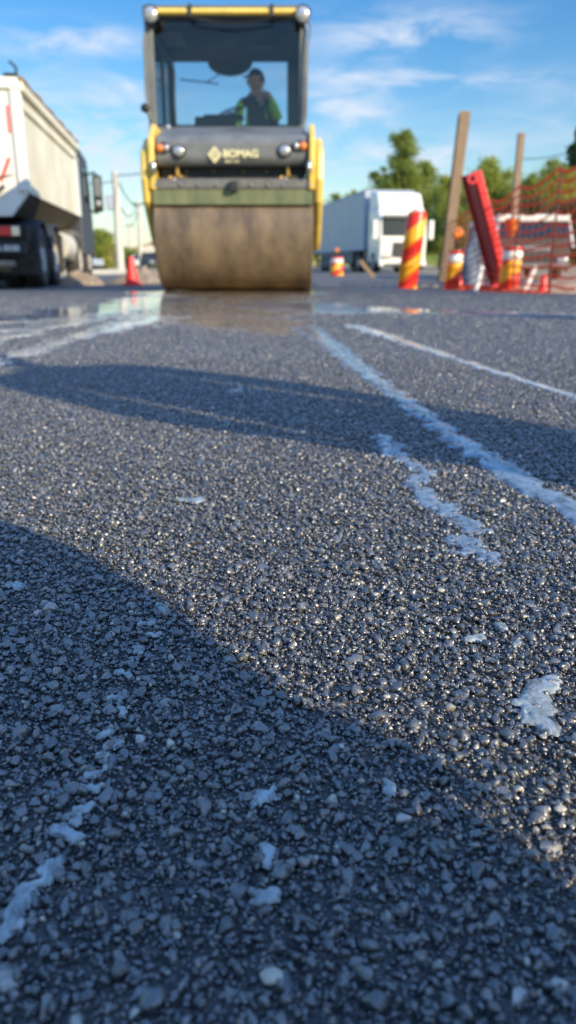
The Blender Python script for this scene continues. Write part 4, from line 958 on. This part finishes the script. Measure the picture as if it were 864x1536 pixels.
# pale blue plastic sheet, white pegs, rubble
p = gloc(722, 14.0); sh = MB(); n_ = 22; vs = []; fs = []
for j in range(9):
    f = j/8
    for i in range(n_):
        t = 2*math.pi*i/n_; rr = .40*(1-f)**.8*(1+.22*math.sin(5*t+f*3)+.15*noise.noise(Vector((math.cos(t)*2, math.sin(t)*2, f*3))))+.015
        vs.append((p[0]-.1*f+rr*math.cos(t), 14+rr*math.sin(t)*.7, ZG+f*1.05))
for j in range(8):
    for i in range(n_): fs.append((j*n_+i, j*n_+(i+1) % n_, (j+1)*n_+(i+1) % n_, (j+1)*n_+i))
o = sh.add(vs, fs).build('plastic_sheet', M['sheet'], smooth=70); tag(o, 'pale blue plastic sheet gathered into a peak between barrel and red board', 'sheet')
for (a_, b_, Y, lb) in (((713, 436), (722, 402), 11.2, 'short white marker peg left of the red board foot'), ((786, 428), (802, 402), 11.0, 'short white marker peg right of the striped barrel')):
    q0 = W(*a_, Y); q1 = W(*b_, Y); q0.z = ZG; o = MB().cyl(q0, q1, .035, .032, 12).ell(q1, .036, .036, .03, 12, 6).build('marker_peg', M['whiteref'], smooth=50); tag(o, lb, 'marker peg', 'white marker pegs')
for px, Y, hh in ((818, 10.6, .24), (690, 12.8, .22)):
    q = gloc(px, Y); e = empty('traffic_cone', q, 'small red cone under the net near the right edge' if px > 750 else 'small red cone between the slim barrel and the red board', 'traffic cone', 'red traffic cones')
    MB().box(-.11, .11, -.11, .11, 0, .025).build('base', M['red'], e, bevel=.006); MB().lathe((0, 0, .025), [(.085, 0), (.02, hh), (0, hh)], 20).build('cone_body', M['red'], e, smooth=40)
q = gloc(197, 15.5); e = empty('traffic_cone', q, 'tall red cone standing left of the roller drum', 'traffic cone', 'red traffic cones')
MB().box(-.17, .17, -.17, .17, 0, .04).build('base', M['red'], e, bevel=.01); MB().lathe((0, 0, .04), [(.13, 0), (.11, .18), (.045, .48), (.0, .50)], 24).build('cone_body', M['red'], e, smooth=40)

def rubble(name, label, x, y, rx, ry, h, seed):
    b = MB(); n_ = 30; vs = []; fs = []
    for j in range(n_+1):
        for i in range(n_+1):
            u, v = i/n_*2-1, j/n_*2-1; d = math.hypot(u, v); z = h*max(0, 1-d)**.7*(1+.6*noise.fractal(Vector((u*3, v*3, seed)), 1, 2, 4))
            vs.append((x+u*rx, y+v*ry, ZG-.02+max(0, z)))
    for j in range(n_):
        for i in range(n_): k = j*(n_+1)+i; fs.append((k, k+1, k+n_+2, k+n_+1))
    o = b.add(vs, fs).build(name, M['rubble'], smooth=60); tag(o, label, 'rubble heap')
rubble('rubble_heap', 'low pale heap of rubble beside the tipper truck wheels', *gloc(120, 16)[:2], .5, .5, .28, 1)
rubble('rubble_heap', 'low pale heap of rubble left of the roller drum', *gloc(222, 18)[:2], .9, .8, .30, 2)
rubble('rubble_heap', 'low orange brown rubble under the net at the right', *gloc(835, 11.5)[:2], .9, .5, .18, 3)
rubble('rubble_heap', 'low rubble heap behind the slim barrel', *gloc(680, 14.5)[:2], .8, .5, .14, 4)

# ------------------------------------------------------------------ utility poles and wires
def upole(px0, pxt, pyt, Y, r_, label, m=M['concrete'], arms=True):
    b_ = W(px0, 405, Y); t_ = W(pxt, pyt, Y)
    e = empty('utility_pole', (b_.x, Y, ZG), label, 'utility pole', 'concrete utility poles'); 
    MB().cyl((b_.x, Y, ZG), t_, r_, r_*.72, 14).build('pole', m, e, world=True, smooth=40)
    if arms:
        MB().bar(t_+Vector((-r_*2.6, 0, -.35)), t_+Vector((r_*2.6, 0, -.35)), .10, .10).build('cross_arm', M['dark'], e, world=True)
        for s_ in (-1, 1): MB().cyl(t_+Vector((s_*r_*2.2, 0, -.30)), t_+Vector((s_*r_*2.2, 0, -.08)), .05, .03, 8).build('insulator', M['dark'], e, world=True)
    return t_
t1 = upole(181, 172, 258, 40, .21, 'thick pale concrete pole beside the tipper truck mirror', arms=False)
t2 = upole(212, 208, 300, 75, .22, 'slender distant concrete pole just left of the roller')
t3 = upole(196, 194, 335, 105, .2, 'farthest slender pole between the two other poles')
MB().box(t1.x-.5, t1.x-.15, 39.8, 40.2, t1.z-1.7, t1.z-1.0).build('transformer_box', M['blueshade'], bpy.data.objects['utility_pole'], world=True, bevel=.03)
def wire(a, b, sag, label, r_=.018):
    pts = [a.lerp(b, t)+Vector((0, 0, -sag*4*t*(1-t))) for t in np.linspace(0, 1, 17)]
    o = MB().tube(pts, r_, 5).build('power_line', M['dark'], smooth=80); tag(o, label, 'power line', 'overhead wires')
wire(t1+Vector((0, 0, -.1)), t2+Vector((.3, 0, -.2)), .8, 'overhead wire sagging between the thick pole and the slender pole', .04)
wire(t1+Vector((0, 0, -1.2)), t2+Vector((-.3, 0, -.4)), .9, 'lower overhead wire between the thick pole and the slender pole', .04)
wire(t2+Vector((0, 0, -.3)), t3, .8, 'overhead wire between the two distant poles', .04)
wire(W(-60, 225, 30), t1+Vector((0, 0, -.4)), .5, 'overhead wire arriving at the thick pole from the left', .025)
wire(W(172, 263, 40), W(345, 215, 34), .3, 'overhead wire rising from the thick pole behind the roller cab', .025)
wire(W(783, 238, 60), W(900, 212, 52), .3, 'thin overhead wire in the sky at the right edge', .03)

# ------------------------------------------------------------------ distant buildings and vehicles
def house(px, Y, w_, h, d, wall, label, seed=0):
    p = gloc(px, Y); e = empty('house', p, label, 'house', rz=R(6))
    wl = MB().prism([(-w_/2, 0), (w_/2, 0), (w_/2, h), (0, h*1.55), (-w_/2, h)], 'y', 0, d).build('wall', wall, e)
    r_ = MB()
    for s_ in (-1, 1): r_.bar(Vector((s_*w_*.27, -.3, h*1.30)), Vector((s_*w_*.27, d+.3, h*1.30)), w_*.62, .15, (s_*math.sin(math.atan2(h*.55, w_/2)), 0, math.cos(math.atan2(h*.55, w_/2))))
    r_.build('roof', M['roof'], e)
    for k in (-1, 1): MB().box(k*w_*.25-.45, k*w_*.25+.45, -.03, .02, h*.35, h*.8).build('window', M['black'], wl)
house(152, 120, 9, 2.4, 10, M['brick'], 'low terracotta house beyond the road at the left')
house(228, 150, 10, 2.6, 10, M['concrete'], 'pale low house far behind the roller at the left')
b_ = gloc(160, 32); o = MB().box(b_[0]-2.2, b_[0]+1.4, 32, 32.25, ZG, ZG+.20).build('concrete_barrier', M['concrete'], bevel=.03); tag(o, 'low pale concrete kerb wall behind the red cone', 'barrier')
def car(px, Y, body, label, rz):
    e = empty('parked_car', gloc(px, Y), label, 'car', 'distant parked cars', rz=rz)
    b = MB().prism([(0, .3), (0, .75), (.9, .85), (1.5, 1.38), (3.2, 1.42), (4.1, .9), (4.3, .8), (4.3, .3)], 'x', -.85, .85).build('body', body, e, bevel=.06)
    MB().prism([(.98, .88), (1.50, 1.32), (1.47, 1.36), (.93, .90)], 'x', -.75, .75).build('windscreen', M['black'], b)
    for s_ in (-1, 1):
        MB().ell((s_*.6, -.0, .62), .16, .05, .09).build('headlight', M['lamp'], b, smooth=60)
        MB().box(min(s_*.852, s_*.86), max(s_*.852, s_*.86), 1.3, 3.3, .92, 1.28).build('side_window', M['black'], b)
        for y in (.8, 3.4): wheel(e, s_*.75, y, .31, .2)
car(212, 85, M['white'], 'small white car far off beside the roller drum', R(10))
car(150, 60, M['blueshade'], 'pale blue car far off behind the tipper truck', R(80))
car(238, 70, M['steelcab'], 'blue grey car far off just left of the roller drum', R(20))

# ------------------------------------------------------------------ trees
def tree(px, py_top, Y, wpx, m, label, shape='round', n_leaf=3500, group='trees beyond the road', base=0.18, lsz=None):
    p = W(px, py_top, Y); hgt = p.z-ZG; rad = wpx/2/F*Y
    e = empty('tree', (p.x, Y, ZG), label, 'tree', group)
    r = np.random.default_rng(int(px*7+Y)); t = MB()
    top = Vector((0, 0, hgt*.85)); t.cyl((0, 0, 0), (r.normal(0, .1), 0, hgt*.45), max(.1, hgt*.028), hgt*.018, 8); t.cyl((0, 0, hgt*.45), top, hgt*.018, hgt*.004, 7)
    cl = []
    nb = 54
    for k in range(nb):
        f = base+(1-base)*((k+.5)/nb)
        if shape == 'poplar': env = math.sin(math.pi*min(1, (f-base)/(1-base)*.80+.16))**.7
        elif shape == 'cone': env = (1-(f-base)/(1-base))**.85+.05
        else: env = math.sqrt(max(.02, 1-((f-(base+(1-base)*.48))/((1-base)*.56))**2))
        a = r.uniform(0, 6.283); q = r.uniform(.2, .85)*rad*env
        c = Vector((q*math.cos(a), q*math.sin(a), hgt*f*r.uniform(.93, 1.0))); cr = rad*env*r.uniform(.26, .50)+.05*rad
        if c.z+cr > hgt*1.02: c.z = hgt*1.02-cr
        cl.append((c, cr)); t.cyl((0, 0, c.z*.75), c, hgt*.007, hgt*.002, 5)
    t.build('trunk', M['bark'], e)
    per = int(n_leaf*3.2)//nb; ls = (lsz or max(.10, rad*.058))
    V = []; Fc = []
    for c, cr in cl:
        d = r.normal(size=(per, 3)); d /= np.linalg.norm(d, axis=1)[:, None]; d *= (r.uniform(.25, 1, per)**.5)[:, None]*cr*np.array([1, 1, .8])*(1+.38*r.normal(size=per))[:, None]
        for q in d:
            ctr = np.array(c)+q; a = r.normal(size=3); a /= np.linalg.norm(a); b = np.cross(a, r.normal(size=3)); b /= np.linalg.norm(b); s_ = ls*r.uniform(.5, 1.2)
            k = len(V); V += [ctr-a*s_, ctr+b*s_*.55, ctr+a*s_, ctr-b*s_*.55]; Fc.append((k, k+1, k+2, k+3))
    me = bpy.data.meshes.new('crown'); me.from_pydata([tuple(v) for v in V], [], Fc); me.materials.append(m)
    o = bpy.data.objects.new('crown', me); COL.objects.link(o); o.parent = e
    return e
tree(606, 192, 80, 74, M['leaf'], 'tall bright green poplar rising above the lorry', 'poplar', 5000)
tree(572, 252, 84, 52, M['leaff'], 'rounded tree left of the tall poplar above the lorry', 'round', 3500)
tree(640, 240, 82, 60, M['leaf'], 'green tree right of the tall poplar', 'round', 4000)
tree(668, 262, 88, 62, M['leaff'], 'tree seen left of the leaning beam post', 'round', 3500)
tree(740, 238, 78, 84, M['leaff'], 'broad yellow green tree between the two brown posts', 'round', 5000)
tree(700, 278, 70, 60, M['leaf'], 'low green tree behind the leaning beam post', 'round', 3000)
tree(806, 262, 72, 72, M['leaf'], 'green tree behind the van roof', 'round', 3500)
tree(845, 250, 60, 60, M['leaff'], 'bushy tree at the right edge below the dark conifer', 'round', 3000)
tree(868, 188, 66, 74, M['leafd'], 'dark conifer at the right edge', 'cone', 5500)
tree(915, 210, 70, 90, M['leafd'], 'dark tree just outside the right edge', 'round', 3500)
tree(790, 300, 50, 90, M['leafd'], 'dark hedge-like tree behind the orange net', 'round', 3500)
tree(860, 300, 46, 90, M['leafd'], 'low dark tree behind the net at the right edge', 'round', 3500)
for a_ in ((690,270,96,80,'leaf','low tree behind the gap left of the red board'),(556,284,98,60,'leaff','low tree right above the trailer'),(780,274,92,84,'leaf','tree filling the gap behind the wooden post'),(628,272,94,70,'leaff','low tree just behind the lorry roof'),(830,240,74,60,'leaff','tall loose tree left of the dark conifer')):
    tree(a_[0], a_[1], a_[2], a_[3], M[a_[4]], a_[5], 'round', 3000)
tree(505, 288, 110, 46, M['leaff'], 'small pale tree above the trailer beside the roller', 'poplar', 2000)
tree(530, 282, 112, 36, M['leaff'], 'small pale tree above the front end of the trailer', 'round', 1800)
tree(478, 300, 115, 46, M['leaf'], 'small tree half hidden behind the roller drum fork', 'round', 1800)
tree(152, 344, 70, 46, M['leaff'], 'bright green bush between tipper truck and thick pole', 'round', 3000, base=.05)
tree(196, 372, 90, 40, M['leaf'], 'low green bush right of the thick pole', 'round', 1800, base=.05)
tree(236, 378, 95, 40, M['leaf'], 'low green bush just left of the drum', 'round', 1800, base=.05)
tree(120, 372, 95, 50, M['leaf'], 'low bush behind the tipper truck wheels', 'round', 1800, base=.05)
# far woods along the horizon: uncountable
V = []; Fc = []; r = np.random.default_rng(3)
for k in range(16000):
    a = r.uniform(-.9, .9); D = r.uniform(180, 230); x = D*math.sin(a); y = D*math.cos(a)
    hm = 3.2+1.5*noise.noise(Vector((a*14, 0, 0)))+.8*noise.noise(Vector((a*60, 0, 3)))
    z = r.uniform(0, 1)**.8*hm; s_ = r.uniform(.25, .6); q = r.normal(size=(2, 3)); q /= np.linalg.norm(q, axis=1)[:, None]
    c = np.array((x, y, z)); i = len(V); V += [c-q[0]*s_, c+q[1]*s_, c+q[0]*s_, c-q[1]*s_]; Fc.append((i, i+1, i+2, i+3))
me = bpy.data.meshes.new('far_woods'); me.from_pydata([tuple(v) for v in V], [], Fc); me.materials.append(M['leaf'])
o = bpy.data.objects.new('far_woods', me); COL.objects.link(o); tag(o, 'far low line of woods along the horizon', 'woods', kind='stuff')

S.render.engine = 'CYCLES'
S.cycles.max_bounces = 6; S.cycles.transparent_max_bounces = 12
S.cycles.sample_clamp_indirect = 4; S.cycles.caustics_reflective = False; S.cycles.caustics_refractive = False
